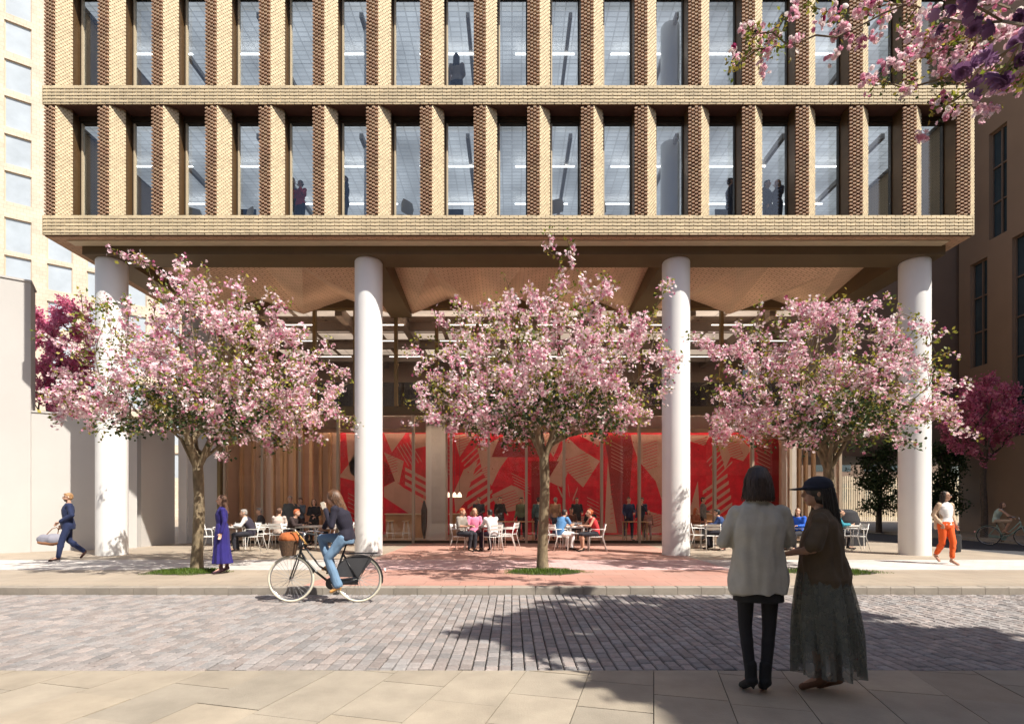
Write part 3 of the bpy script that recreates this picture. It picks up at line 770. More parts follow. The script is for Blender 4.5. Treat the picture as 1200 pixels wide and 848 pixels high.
def flower_template(pet=5, cup=.35, layers=1):
    vs = [(0, 0, 0)]; fs = []
    for l in range(layers):
        for i in range(pet):
            a = 2*math.pi*(i+.5*l)/pet; w_ = 2*math.pi/pet*.46; r = 1 - .3*l; c = cup + .5*l
            b = len(vs)
            vs += [(math.cos(a-w_)*.62*r, math.sin(a-w_)*.62*r, c*.45), (math.cos(a)*r, math.sin(a)*r, c), (math.cos(a+w_)*.62*r, math.sin(a+w_)*.62*r, c*.45)]
            fs.append((0, b, b+1, b+2))
    return np.array(vs), np.array(fs)
def round_flower(pet=5, cup=.3, layers=2):
    vs = [(0, 0, 0)]; fs = []
    for l in range(layers):
        for i in range(pet):
            a = 2*math.pi*(i+.5*l)/pet; w_ = 2*math.pi/pet*.52; r = 1 - .28*l; c = cup + .45*l; b = len(vs)
            for da, rr, cc in ((-w_, .5, .3), (-w_*.8, .88, .8), (0, .96, 1.0), (w_*.8, .88, .8), (w_, .5, .3), (0, .5, .2)):
                vs.append((math.cos(a+da)*rr*r, math.sin(a+da)*rr*r, c*cc))
            fs += [(0, b, b+5, b+4), (b, b+1, b+2, b+5), (b+5, b+2, b+3, b+4)]
    return np.array(vs), np.array(fs)
def leaf_template(w_=.32):
    return np.array([(0,0,0), (w_, .5, .10), (0, 1, -.08), (-w_, .5, .10)]), np.array([(0,1,2,3)])
def scatter(cent, size, tmpl, rs, rot=None):
    tv, tf = tmpl; n = len(cent); Rm = rand_rot(n, rs) if rot is None else rot
    v = np.einsum('nij,kj->nki', Rm, tv)*size[:, None, None] + cent[:, None, :]
    f = tf[None] + (np.arange(n)*len(tv))[:, None, None]
    return v.reshape(-1, 3), f.reshape(-1, 4)
def grow(trunk, tips, rng, step=.22, rtip=.006, rbase=.1, droop=.0):
    """nodes grown greedily from the trunk towards each tip"""
    nodes = [V(p) for p in trunk]; par = [-1] + list(range(len(trunk)-1)); start = len(trunk)
    fork = nodes[-1]; order = sorted(tips, key=lambda t: (t-fork).length); dist = [0.0]*len(nodes)
    arr = [tuple(n) for n in nodes]
    A = np.zeros((20000, 3)); A[:len(nodes)] = arr; D = np.zeros(20000); cnt = len(nodes)
    ends = []
    for t in order:
        d = np.linalg.norm(A[start-1:cnt] - np.array(t), axis=1) + .42*D[start-1:cnt]
        j = int(np.argmin(d)) + start - 1
        p = V(A[j]); L_ = (t-p).length; k = max(1, int(L_/step)); prev = j
        bend = V((rng.uniform(-1,1), rng.uniform(-1,1), rng.uniform(.0,1)))*L_*.10
        for q in range(1, k+1):
            u = q/k; c = p.lerp(t, u) + bend*math.sin(math.pi*u) + V((rng.uniform(-1,1), rng.uniform(-1,1), rng.uniform(-1,1)))*.018*(u < 1)
            A[cnt] = c; D[cnt] = D[prev] + step; nodes.append(V(c)); par.append(prev); prev = cnt; cnt += 1
        ends.append(prev)
    w_ = [0]*cnt
    for e in ends:
        i = e
        while i >= 0: w_[i] += 1; i = par[i]
    tot = max(w_)
    rad = [max(rtip, rbase*(x/tot)**.52) if i >= start else rbase for i, x in enumerate(w_)]
    return nodes, par, rad, w_
def wood(nodes, par, rad, start, b=None, lim=0):
    b = b or MB()
    for i in range(start, len(nodes)):
        p = par[i]
        r0 = min(rad[p], rad[i]*1.35) if p < start else rad[p] if rad[p] < rad[i]*1.6 else rad[i]*1.25
        b.tube(nodes[p], nodes[i], r0, rad[i], n=6 if rad[i] > .02 else 4, caps=False)
    return b
def cherry(label, base, fork_z, cen, rad3, ntips, nclus, seed, lean=(0,0), group='cherry trees on the pavement', fs=.036, pink=None, tr=.105, forks=1):
    rng = random.Random(seed); rs = np.random.RandomState(seed)
    t = thing('cherry_tree', label, 'tree', base, 0, group)
    cen = V(cen); tips = []
    lump = V((seed*3.1, seed*1.7, seed*.9))
    while len(tips) < ntips:
        d = V((rng.gauss(0,1), rng.gauss(0,1), rng.gauss(0,1))).normalized()
        u = rng.random()**.48
        if d.z < 0: d.z *= .75
        s_ = .97 + .26*noise.noise(d*1.5 + lump) + .24*noise.noise(d*4.6+lump)
        if rng.random() < .09: s_ *= rng.uniform(1.04, 1.2); u = 1
        p = cen + V((d.x*rad3[0], d.y*rad3[1], d.z*(rad3[2] if d.z > 0 else rad3[3])))*u*s_
        r_ = V((p.x, p.y, 0)).length
        if p.z < fork_z + .28 + .12*max(0, 1.2-r_)*3: continue
        tips.append(p)
    lx, ly = lean
    trunk = [V((lx*q*.4+.025*math.sin(q*5+seed), ly*q, fork_z*q)) for q in [i/7 for i in range(8)]]
    nodes, par, rad, w_ = grow(trunk, tips, rng, .22, .006, tr*.92)
    b = MB(); tp = [V((0,0,-.05))] + trunk; rr_ = [tr*1.5, tr*1.3] + [tr*(1.08-.12*i/7+.05*math.sin(i*2.3)) for i in range(1, 8)]
    b.path(tp + [trunk[-1]+V((0,0,.12))], rr_ + [tr*.6], 14)
    # thick limbs flow out of the trunk head
    for q in range(5):
        a = q*1.257 + seed; e = V((math.cos(a)*.32, math.sin(a)*.32, fork_z+.55)); b.path([trunk[-2], trunk[-1]+V((math.cos(a)*.05, math.sin(a)*.05, 0)), e], [tr*.62, tr*.6, tr*.30], 8)
    autosmooth(b.build('trunk', M['bark'], t), 60)
    wood(nodes, par, rad, len(trunk)).build('branches', M['bark'], t)
    # blossoms along the finer wood
    fine = [i for i in range(len(trunk), len(nodes)) if w_[i] <= 5]
    N_ = np.array([tuple(n) for n in nodes]); P_ = np.array([tuple(nodes[par[i]]) if par[i] >= 0 else tuple(nodes[0]) for i in range(len(nodes))])
    tipsw = np.array([3.0 if w_[i] == 1 else 1.0 for i in fine])
    dd = (N_[fine]-np.array(tuple(cen)))/np.array([rad3[0], rad3[1], rad3[2]]); rr2 = np.linalg.norm(dd, axis=1)
    tipsw *= np.clip(rr2, .25, 1.1)**1.3
    pick = rs.choice(fine, nclus, p=tipsw/tipsw.sum()); u = rs.rand(nclus, 1)
    c = P_[pick]*(1-u) + N_[pick]*u + rs.normal(size=(nclus, 3))*.065
    # airy gaps: thin the blossom out where a slow noise is low, and towards the rim
    nzv = np.array([noise.noise(V(q)*1.05 + lump) + .6*noise.noise(V(q)*2.6 + lump) for q in c.tolist()])
    rim = np.linalg.norm((c-np.array(tuple(cen)))/np.array([rad3[0], rad3[1], rad3[2]]), axis=1)
    keep = rs.rand(nclus) < np.clip(.40 + 2.1*nzv, .07, 1.0)*np.clip(1.75-.95*rim, .22, 1)
    c = c[keep]; nclus = len(c)
    k = 3; cc = np.repeat(c, k, 0) + rs.normal(size=(nclus*k, 3))*fs*.9
    v, f = scatter(cc, fs*rs.uniform(.75, 1.25, len(cc)), flower_template(5, .4), rs)
    np_obj('crown', v, f, pink or M['blossom'], t)
    nl = int(nclus*1.35); pick = rs.choice(fine, nl); lc = N_[pick] + rs.normal(size=(nl, 3))*.06
    v, f = scatter(lc, rs.uniform(.05, .095, nl), leaf_template(), rs); np_obj('foliage', v, f, M['leaf'], t)
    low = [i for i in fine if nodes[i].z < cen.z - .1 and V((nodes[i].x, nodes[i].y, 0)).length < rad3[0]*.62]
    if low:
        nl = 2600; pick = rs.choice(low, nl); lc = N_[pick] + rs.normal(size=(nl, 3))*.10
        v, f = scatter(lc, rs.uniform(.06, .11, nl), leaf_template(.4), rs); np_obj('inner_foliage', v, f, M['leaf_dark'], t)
    return t
YT = 11.26
def tx(px): return (px-600)*YT/F
cherry('pink blossoming cherry left of the second white column, behind the woman in the blue dress', (tx(232), YT, SW), 2.25, (.22, 0, 3.75), (2.65, 2.4, 2.25, 1.45), 1150, 13500, 11)
cherry('pink blossoming cherry in the middle, in front of the red wall graphic', (tx(637), YT, SW), 2.45, (-.05, 0, 3.75), (2.75, 2.4, 2.2, 1.4), 1100, 13000, 23)
cherry('pink blossoming cherry in front of the rightmost white column', (tx(972), YT, SW), 2.2, (-.1, 0, 3.55), (2.4, 2.1, 2.3, 1.45), 950, 11000, 37)
# grass at each tree
def grass(px0, px1, label, seed):
    t = MB(); rs = np.random.RandomState(seed); n = 3800
    x0, x1 = (px0-600)*10.9/F, (px1-600)*10.9/F
    a = rs.rand(n)*2*np.pi; r = np.sqrt(rs.rand(n))*(1+.16*np.sin(a*5+seed)+.10*np.sin(a*11+seed*2)); cxx = (x0+x1)/2; hw = (x1-x0)/2
    c = np.stack([cxx+np.cos(a)*r*hw, 10.98+np.sin(a)*r*.55, np.full(n, SW+.005)], 1)
    az = rs.rand(n)*2*np.pi; ca_, sa_ = np.cos(az), np.sin(az); z0 = np.zeros(n); o1 = np.ones(n)
    tilt = rs.uniform(-.5, .5, n)
    rot = np.stack([ca_, tilt*sa_, -sa_*0, sa_, -tilt*ca_, z0, z0, o1, z0], 1).reshape(n, 3, 3)
    tm = (np.array([(-.10,0,0),(.10,0,0),(.05,.7,.12),(0,1,.3)]), np.array([(0,1,2,3)]))
    v, f = scatter(c, rs.uniform(.03, .09, n)*(1.25-r*.75), tm, rs, rot)
    me = np_obj('grass_patch', v, f, M['grass'], None); tag(me, label, 'grass', None, 'stuff')
    b = MB(); b.rings([((cxx, 10.98, SW-.004), V((hw*.9,0,0)), V((0,.50,0))), ((cxx, 10.98, SW+.010), V((hw*.86,0,0)), V((0,.46,0)))], 28); tag(b.build('tree_pit_soil', M['sett_bed']), None, None, None, 'structure')
grass(172, 262, 'green grass round the foot of the left cherry tree', 1)
grass(590, 686, 'green grass round the foot of the middle cherry tree', 2)
grass(918, 1034, 'green grass round the foot of the right cherry tree', 3)

def magenta_tree(label, base, h, fork, cen, rad3, seed, ntips=300, n=14000, size=.05, squash=None):
    rng = random.Random(seed); rs = np.random.RandomState(seed)
    t = thing('redbud_tree', label, 'tree', base); tips = []
    while len(tips) < ntips:
        d = V((rng.gauss(0,1), rng.gauss(0,1), rng.gauss(0,1))).normalized(); u = rng.random()**.4
        s_ = 1+.3*noise.noise(d*2+V((seed,0,0)))
        p = V(cen) + V((d.x*rad3[0], d.y*rad3[1], d.z*rad3[2]))*u*s_
        if p.z > fork+.2: tips.append(p)
    trunk = [V((.03*math.sin(i), 0, fork*i/5)) for i in range(6)]
    nodes, par, rad, w_ = grow(trunk, tips, rng, .3, .008, .11)
    b = MB(); b.path([V((0,0,-.05))]+trunk, [.15,.14,.13,.12,.12,.11,.10], 12); autosmooth(b.build('trunk', M['bark_dark'], t), 60)
    wood(nodes, par, rad, 6).build('branches', M['bark_dark'], t)
    N_ = np.array([tuple(q) for q in nodes]); fine = [i for i in range(6, len(nodes)) if w_[i] <= 4]
    pick = rs.choice(fine, n); pr = np.array([par[i] for i in pick]); u = rs.rand(n, 1)
    c = N_[pr]*(1-u)+N_[pick]*u + rs.normal(size=(n,3))*.07
    c[:, 2] += np.abs(rs.normal(size=n))*.12
    v, f = scatter(c, size*rs.uniform(.6, 1.5, n), flower_template(3, .8), rs); np_obj('crown', v, f, M['magenta'], t)
    return t
magenta_tree('deep pink flowering tree behind the left rendered wall', ((74-600)*20/F, 20.0, SW), 9, 3.2, (0, 0, 6.4), (1.8, 1.6, 2.7), 5, 300, 15000)
magenta_tree('deep pink flowering tree in shade beside the brown building', ((1153-600)*23/F, 23.0, SW), 8, 2.6, (-.1, 0, 5.1), (1.55, 1.5, 1.9), 8, 260, 8000)
def dark_tree(label, base, h, r, seed):
    rng = random.Random(seed); rs = np.random.RandomState(seed); t = thing('evergreen_tree', label, 'tree', base, 0, 'dark evergreens beyond the cafe corner')
    tips = [V((rng.gauss(0,.5)*r, rng.gauss(0,.5)*r, rng.uniform(1.2, h))) for _ in range(120)]
    trunk = [V((0,0,1.2*i/3)) for i in range(4)]
    nodes, par, rad, w_ = grow(trunk, tips, rng, .35, .012, .12)
    b = MB(); b.path([V((0,0,-.05))]+trunk, [.16,.15,.14,.13,.12], 10); b.build('trunk', M['bark_dark'], t)
    wood(nodes, par, rad, 4).build('branches', M['bark_dark'], t)
    N_ = np.array([tuple(q) for q in nodes]); n = 5500; pick = rs.choice(np.arange(4, len(nodes)), n)
    c = N_[pick]+rs.normal(size=(n,3))*.16
    v, f = scatter(c, rs.uniform(.08,.17,n), leaf_template(.4), rs); np_obj('crown', v, f, M['leaf_dark'], t)
dark_tree('dark evergreen tree seen under the right cherry, left of the rightmost column', ((1030-600)*28/F, 28, SW), 4.6, 1.0, 3)
dark_tree('dark evergreen tree seen between the rightmost column and the woman in orange trousers', ((1104-600)*27/F, 27, SW), 4.4, .75, 4)

# cherry overhead at the right: trunk behind the viewer's right, crown above the frame, a few boughs reaching in
def overhead():
    rng = random.Random(77); rs = np.random.RandomState(77)
    base = V((6.6, .6, 0)); t = thing('cherry_tree', 'cherry whose large pink blossoms hang into view at the top right', 'tree', base)
    cen = V((7.3, 2.2, 7.8)) - base; tips = []
    while len(tips) < 260:
        d = V((rng.gauss(0,1), rng.gauss(0,1), rng.gauss(0,1))).normalized(); u = rng.random()**.45
        p = cen + V((d.x*2.9, d.y*2.3, d.z*1.5))*u*(1+.35*noise.noise(d*2.2))
        tips.append(p)
    # boughs that reach into the photograph
    inn = []
    def S(px, py, Y): inn.append(P(px, py, Y*1.33) - base)
    for q in [(1195,20,4.2),(1165,45,4.3),(1130,30,4.6),(1095,18,4.7),(1060,30,4.8),(1020,12,4.9),(985,20,4.9),(950,8,5.0),(918,22,5.0),(880,40,5.0),(905,38,5.0),
              (862,76,4.9),(888,58,4.9),(925,55,5.0),(1000,35,4.8),(980,44,4.8),(1140,70,4.4),(1085,48,4.6),(1085,68,4.6),(1105,92,4.4),(1035,95,4.6),(1062,104,4.5),
              (1095,128,4.5),(1150,95,4.2),(1118,118,4.3),(1190,75,4.1),(1195,95,4.0),(1170,5,4.4),(1120,8,4.5),(1040,5,4.8),(1075,8,4.7),(1150,40,4.3),(1100,35,4.6),
              (1185,55,4.0),(1165,85,4.2),(1120,50,4.5),(1125,85,4.4)]: S(*q)
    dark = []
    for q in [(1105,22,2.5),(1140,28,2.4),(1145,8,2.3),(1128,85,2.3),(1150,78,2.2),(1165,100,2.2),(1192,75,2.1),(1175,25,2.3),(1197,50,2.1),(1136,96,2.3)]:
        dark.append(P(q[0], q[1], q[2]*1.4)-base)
    trunk = [V((-.05*math.sin(i), .02*i, 4.2*i/6)) for i in range(7)]
    nodes, par, rad, w_ = grow(trunk, tips + inn + dark, rng, .2, .0045, .16)
    for i in range(7, len(nodes)):
        wp = nodes[i]+base
        if wp.y > 1 and wp.z < CAMZ + wp.y*.97 + .2 and wp.x < wp.y*.98+.2: rad[i] = min(rad[i], .012 if wp.y > 4.2 else .008)
    b = MB(); b.path([V((0,0,-.05))]+trunk, [.24,.22,.2,.19,.18,.17,.17,.16], 14); autosmooth(b.build('trunk', M['bark'], t), 60)
    wood(nodes, par, rad, 7).build('branches', M['bark'], t)
    N_ = np.array([tuple(q) for q in nodes]); fine = [i for i in range(7, len(nodes)) if w_[i] <= 3]
    inset = np.array([tuple(q) for q in inn])
    near = [i for i in fine if np.min(np.linalg.norm(inset-N_[i], axis=1)) < .24]
    rest = [i for i in fine if i not in set(near)]
    # crown over the viewer (out of frame) - dense
    n = 14000; c = N_[rs.choice(rest, n)] + rs.normal(size=(n,3))*.13
    wpos = c + np.array(tuple(base)); vis = (wpos[:,1] > -.2) & (wpos[:,2] < CAMZ + wpos[:,1]*.97+.5) & (wpos[:,0] < wpos[:,1]*.99+.5)
    c = c[~vis]
    v, f = scatter(c, rs.uniform(.09,.15,len(c)), flower_template(5,.35), rs); np_obj('crown', v, f, M['blossom'], t)
    # detailed double blossoms in view, in pompom bunches
    bc = []
    for q in inset:
        for _ in range(rs.randint(1, 5)):
            bc.append(q + rs.normal(size=3)*np.array((.17,.10,.085)))
    bc = np.array(bc); k = 13; cc = np.repeat(bc, k, 0) + rs.normal(size=(len(bc)*k,3))*.043
    v, f = scatter(cc, rs.uniform(.024,.043,len(cc)), round_flower(5,.35,2), rs); np_obj('blossoms', v, f, M['blossom'], t)
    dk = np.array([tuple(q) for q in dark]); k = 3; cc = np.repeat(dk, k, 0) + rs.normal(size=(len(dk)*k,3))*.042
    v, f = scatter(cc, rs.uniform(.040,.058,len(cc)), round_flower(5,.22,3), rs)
    np_obj('purple_blossoms', v, f, M['purple_blossom'], t)  # darker copy of the blossom colour standing for shade
    nl = 700; lc = N_[rs.choice(near, nl)] + rs.normal(size=(nl,3))*.06
    v, f = scatter(lc, rs.uniform(.04,.08,nl), leaf_template(), rs); np_obj('foliage', v, f, M['leaf'], t)
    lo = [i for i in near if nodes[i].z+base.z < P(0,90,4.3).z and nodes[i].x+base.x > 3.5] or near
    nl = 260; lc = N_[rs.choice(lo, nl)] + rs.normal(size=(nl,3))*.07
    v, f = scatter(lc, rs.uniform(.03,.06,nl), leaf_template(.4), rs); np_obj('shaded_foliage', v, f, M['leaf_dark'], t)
overhead()
# ------------------------------------------------------------------ people
WK = bpy.data.scenes.new('workshop')
def vox(mb, size, mats, name, parent, sm=4, folds=0.0, fscale=6.0, seed=0.0, colour=None, stretch=(1,1,.5)):
    me = bpy.data.meshes.new('tmp'); me.from_pydata(mb.v, [], mb.f)
    o = bpy.data.objects.new('tmp', me); WK.collection.objects.link(o)
    m = o.modifiers.new('r', 'REMESH'); m.mode = 'VOXEL'; m.voxel_size = size; m.use_smooth_shade = True
    if sm: m = o.modifiers.new('s', 'SMOOTH'); m.factor = .5; m.iterations = sm
    WK.view_layers[0].update(); dg = WK.view_layers[0].depsgraph
    nm = bpy.data.meshes.new_from_object(o.evaluated_get(dg), depsgraph=dg)
    bpy.data.objects.remove(o); bpy.data.meshes.remove(me)
    nm.name = name; nm.materials.clear()
    for x in (mats if isinstance(mats, (list, tuple)) else [mats]): nm.materials.append(x)
    nv = len(nm.vertices); co = np.empty(nv*3, np.float32); nm.vertices.foreach_get('co', co); co = co.reshape(-1, 3)
    if folds:
        no = np.empty(nv*3, np.float32); nm.vertex_normals.foreach_get('vector', no); no = no.reshape(-1, 3)
        q = co*fscale*np.array(stretch) + np.array((seed, seed*1.3, 0))
        d = np.array([noise.noise(p) + .5*noise.noise(p*2.3) for p in (V(x) for x in q.tolist())])
        nm.vertices.foreach_set('co', (co + no*(folds*d)[:, None]).astype(np.float32).ravel())
    nm.polygons.foreach_set('use_smooth', [True]*len(nm.polygons))
    if colour:
        pc = np.empty(len(nm.polygons)*3, np.float32); nm.polygons.foreach_get('center', pc)
        nm.polygons.foreach_set('material_index', [colour(V(c)) or 0 for c in pc.reshape(-1, 3).tolist()])
    ob = bpy.data.objects.new(name, nm); col.objects.link(ob); ob.parent = parent; return ob

STAND = dict(pelvis=(0,0,.95), waist=(0,-.005,1.09), chest=(0,.0,1.28), neck=(0,.01,1.455), head=(0,-.01,1.60),
    shL=(.166,.01,1.395), elL=(.222,.04,1.12), wrL=(.235,-.03,.88), shR=(-.166,.01,1.395), elR=(-.222,.04,1.12), wrR=(-.235,-.03,.88),
    hipL=(.09,0,.92), knL=(.10,-.02,.50), anL=(.10,.03,.09), toeL=(.12,-.13,.03), hipR=(-.09,0,.92), knR=(-.10,-.02,.50), anR=(-.10,.03,.09), toeR=(-.12,-.13,.03))
SIT = dict(STAND, pelvis=(0,.02,.56), waist=(0,.04,.68), chest=(0,.03,.87), neck=(0,-.0,1.04), head=(0,-.04,1.185),
    shL=(.175,.0,1.0), elL=(.22,-.06,.76), wrL=(.14,-.28,.76), shR=(-.175,.0,1.0), elR=(-.22,-.06,.76), wrR=(-.14,-.28,.76),
    hipL=(.10,0,.53), knL=(.12,-.42,.51), anL=(.12,-.40,.09), toeL=(.13,-.56,.03), hipR=(-.10,0,.53), knR=(-.12,-.42,.51), anR=(-.12,-.36,.09), toeR=(-.13,-.52,.03))
WALK = dict(STAND, knL=(.09,-.16,.53), anL=(.09,-.30,.10), toeL=(.10,-.45,.06), knR=(-.09,.10,.50), anR=(-.09,.36,.18), toeR=(-.10,.28,.05),
    elL=(.23,.12,1.15), wrL=(.22,.20,.92), elR=(-.23,-.03,1.14), wrR=(-.22,-.22,.97))

def torso_rings(J, infl=0.0, lo=-.10, female=False, hem=0.0, shf=1.0):
    pel, wa, ch, nk = (V(J[k]) for k in ('pelvis', 'waist', 'chest', 'neck'))
    lp = (V(J['hipL'])-V(J['hipR'])).normalized(); ls = (V(J['shL'])-V(J['shR'])).normalized()
    shc = (V(J['shL'])+V(J['shR']))/2
    up0 = (wa-pel).normalized(); S_ = []
    def rg(c, up, t, rx, ry, e=1.0):
        lat = (lp*(1-t)+ls*t).normalized(); lat = (lat-up*lat.dot(up)).normalized(); fb = up.cross(lat)
        S_.append((c, lat*(rx+infl*e), fb*(ry+infl*e)))
    hw = .165 if female else .158; ww = .118 if female else .14
    rg(pel+up0*lo, up0, 0, hw*.86+hem, .105+hem); rg(pel+up0*lo*.4, up0, 0, hw+hem*.5, .118+hem*.5)
    rg(pel.lerp(wa, .45), up0, .2, (hw+ww)/2+.01, .105)
    rg(wa, (ch-pel).normalized(), .4, ww, .090)
    rg(wa.lerp(ch, .55), (ch-wa).normalized(), .6, .145 if female else .158, .108)
    rg(ch, (nk-ch).normalized(), .8, .152 if female else .168, .115)
    up = (nk-ch).normalized()
    rg(ch.lerp(shc, .75), up, 1, .155*shf, .095); rg(shc+up*.025, up, 1, .105*shf, .068, .6); rg(nk, up, 1, .062, .058, .4)
    return S_

def head_matrix(J, yaw, pitch):
    return Matrix.Rotation(R(yaw), 3, 'Z') @ Matrix.Rotation(R(pitch), 3, 'X')

def person(label, loc, rz, h, J, outfit, hair=('short', 'brown'), female=False, v=.018, skin=None, yaw=0, pitch=0, group=None, curl=.5, seed=1, hairlen=.3, face=True, beard=False, lf=1.0):
    s_ = h/1.72
    t = thing('person', label, 'person', loc, rz, group); t.scale = (s_,)*3
    skin = skin or M['skin']; Hm = head_matrix(J, yaw, pitch); hc = V(J['head'])
    b = MB()
    def H(x, y, z): return hc + Hm @ V((x, y, z))
    b.ell(H(0, .012, .025), (.074, .092, .090), Hm); b.ell(H(0, -.018, -.030), (.060, .066, .078), Hm); b.ell(H(0, -.045, -.080), (.032, .032, .026), Hm)
    b.cap(H(0, -.085, .012), H(0, -.103, -.022), .009, .014); b.ell(H(0, -.078, -.056), (.022, .014, .010), Hm)
    for sx in (-1, 1):
        b.ell(H(sx*.076, .012, -.005), (.010, .018, .030), Hm)
    b.cap(V(J['neck'])-V((0,0,.03)), H(0, .015, -.06), .056 if not female else .049, .050 if not female else .044)
    b.rings(torso_rings(J, -.004, -.10, female), 20)
    af = .88 if female else 1.0
    for q in 'LR':
        sh, el, wr = V(J['sh'+q]), V(J['el'+q]), V(J['wr'+q]); sx = 1 if q == 'L' else -1
        b.ell(sh+V((0,0,-.01)), (.055*af, .052*af, .055*af)); b.cap(sh, el, .046*af, .037*af); b.cap(el, wr, .038*af, .025*af); b.ell(el.lerp(wr, .25), (.040*af,)*3)
        d = (wr-el).normalized(); lat = V((0, -1, 0)) if abs(d.y) < .8 else V((1, 0, 0)); lat = (lat-d*lat.dot(d)).normalized(); pn = d.cross(lat)*sx   # palm normal
        pc = wr + d*.045; b.cap(wr+d*.01, pc+d*.030, .026, .034, 8, .42, lat)
        for k, (o_, ln) in enumerate(((.027, .070), (.009, .078), (-.010, .072), (-.027, .056))):
            p0 = wr + d*.080 + lat*o_; c1 = curl; d1 = (d*math.cos(c1*.7) - pn*math.sin(c1*.7)); p1 = p0 + d1*ln*.5; d2 = (d*math.cos(c1*1.7) - pn*math.sin(c1*1.7)); p2 = p1 + d2*ln*.5
            b.cap(p0-d*.02, p1, .0092, .0088, 6); b.cap(p1, p2, .0088, .0075, 6)
        tp = wr + d*.028 + lat*.028; t1 = tp + (d*.6+lat*.7-pn*.2).normalized()*.036; b.cap(tp, t1, .012, .010, 6); b.cap(t1, t1 + (d*.9+lat*.2-pn*.3).normalized()*.030, .010, .008, 6)
        hp, kn, an, to = V(J['hip'+q]), V(J['kn'+q]), V(J['an'+q]), V(J['toe'+q])
        b.cap(hp, kn, .080*lf, .050*lf); b.cap(kn, an, .049*lf, .033*lf); b.ell(kn.lerp(an, .3), (.050*lf, .054*lf, .07)); b.cap(an, to, .034, .026); 
        heel = an - (to-an).normalized()*.03 - V((0,0,.03)); b.cap(heel, to, .028, .024)
    def colour(c):
        l = Hm.transposed() @ (c-hc)
        if not (abs(l.x) < .09 and abs(l.y) < .14 and abs(l.z) < .13): return 0
        if l.y < -.055 and abs(abs(l.x)-.030) < .014 and abs(l.z-.012) < .006: return 1
        if l.y < -.055 and abs(abs(l.x)-.032) < .019 and abs(l.z-.036) < .005: return 1
        if l.y < -.07 and abs(l.x) < .022 and abs(l.z+.056) < .007: return 2
        if beard and l.y < -.01 and l.z < -.045: return 3
        return 0
    body = vox(b, min(v, .012) if face else v, [skin, M['dots'], M['lips'], cloth('hair_'+'brown', (.10,.05,.03))], 'body', t, 2, colour=colour if face else None)
    for g in outfit:
        k = g[0]; m = g[1]; gb = MB(); kw = g[2] if len(g) > 2 else {}
        inf = kw.get('inf', .014); nm = kw.get('name', k)
        if k == 'top':
            gb.rings(torso_rings(J, inf, kw.get('lo', -.08), female, kw.get('hem', 0.0), kw.get('shf', 1.0)), 24)
            sl = kw.get('sleeve', 1.0)
            for q in 'LR':
                sh, el, wr = V(J['sh'+q]), V(J['el'+q]), V(J['wr'+q])
                if sl <= 0: continue
                gb.ell(sh+V((0,0,-.008)), (.058*af+inf,)*3)
                if sl >= .5:
                    gb.cap(sh, el, .048*af+inf, .040*af+inf); 
                    e = el.lerp(wr, min(1, (sl-.5)*2)*.93); 
                    if sl > .5: gb.cap(el, e, .040*af+inf, .029*af+inf)
                else: gb.cap(sh, sh.lerp(el, sl*2), .048*af+inf, .046*af+inf)
        elif k == 'trousers':
            S_ = torso_rings(J, inf*.8, -.10, female)[:4]; gb.rings(S_[:3] if not kw.get('high') else S_, 20)
            ln = kw.get('len', 1.0); wd = kw.get('w', .0); fl = kw.get('flare', 0.)
            for q in 'LR':
                hp, kn, an = V(J['hip'+q]), V(J['kn'+q]), V(J['an'+q])
                gb.cap(hp, kn, .084*lf+inf, .053*lf+inf+wd)
                if ln > .5: gb.cap(kn, kn.lerp(an, (ln-.5)*2*.93), .052*lf+inf+wd, .040*lf+inf+wd+fl); gb.ell(kn.lerp(an, .3), (.050*lf+inf+wd, .056*lf+inf+wd, .08))
        elif k == 'shoes':
            for q in 'LR':
                an, to = V(J['an'+q]), V(J['toe'+q]); dd = (to-an); dd.z = min(dd.z, -.02); fw = dd.normalized()
                fa = kw.get('fat', 0); gb.cap(an+V((0,0,.015 + kw.get('hi', 0))), an, .040+fa, .042+fa); gb.cap(an-V((0,0,.03))-fw*.02, to, .042+fa, .036+fa*.6, 10, .8, fw.cross(V((0,0,1))))
                if kw.get('heel'): gb.cap(an-fw*.035-V((0,0,.03)), an-fw*.045-V((0,0,kw['heel'])), .018, .011)
                vox(gb, kw.get('v', v), m, 'shoe', t, 3, kw.get('folds', .003), 9, seed); gb = MB()
            continue
        elif k == 'loft':          # free garment from (z, cx, cy, rx, ry) rows, with fluted folds
            rows = kw['rows']; nf = kw.get('nf', 7); am = kw.get('am', .06); ph = kw.get('ph', 0)
            rs_ = [(V((c[1], c[2], c[0])), V((c[3], 0, 0)), V((0, c[4], 0))) for c in rows]; K = len(rs_)-1
            gb.rings(rs_, 64, fold=lambda kk, tt: 1 + am*(kk/K)*(math.sin(nf*tt+ph+kk*.3) + .5*math.sin(nf*1.7*tt+2+ph)), caps=True)
            if kw.get('thin'):
                ob = gb.build(nm, m, t, True); continue
        vv = kw.get('v', v)
        vox(gb, vv, m, nm, t, 3, kw.get('folds', .008), kw.get('fs', 7), seed*3.7)
    st, hcname = hair
    hm = HAIR[hcname]
    gb = MB()
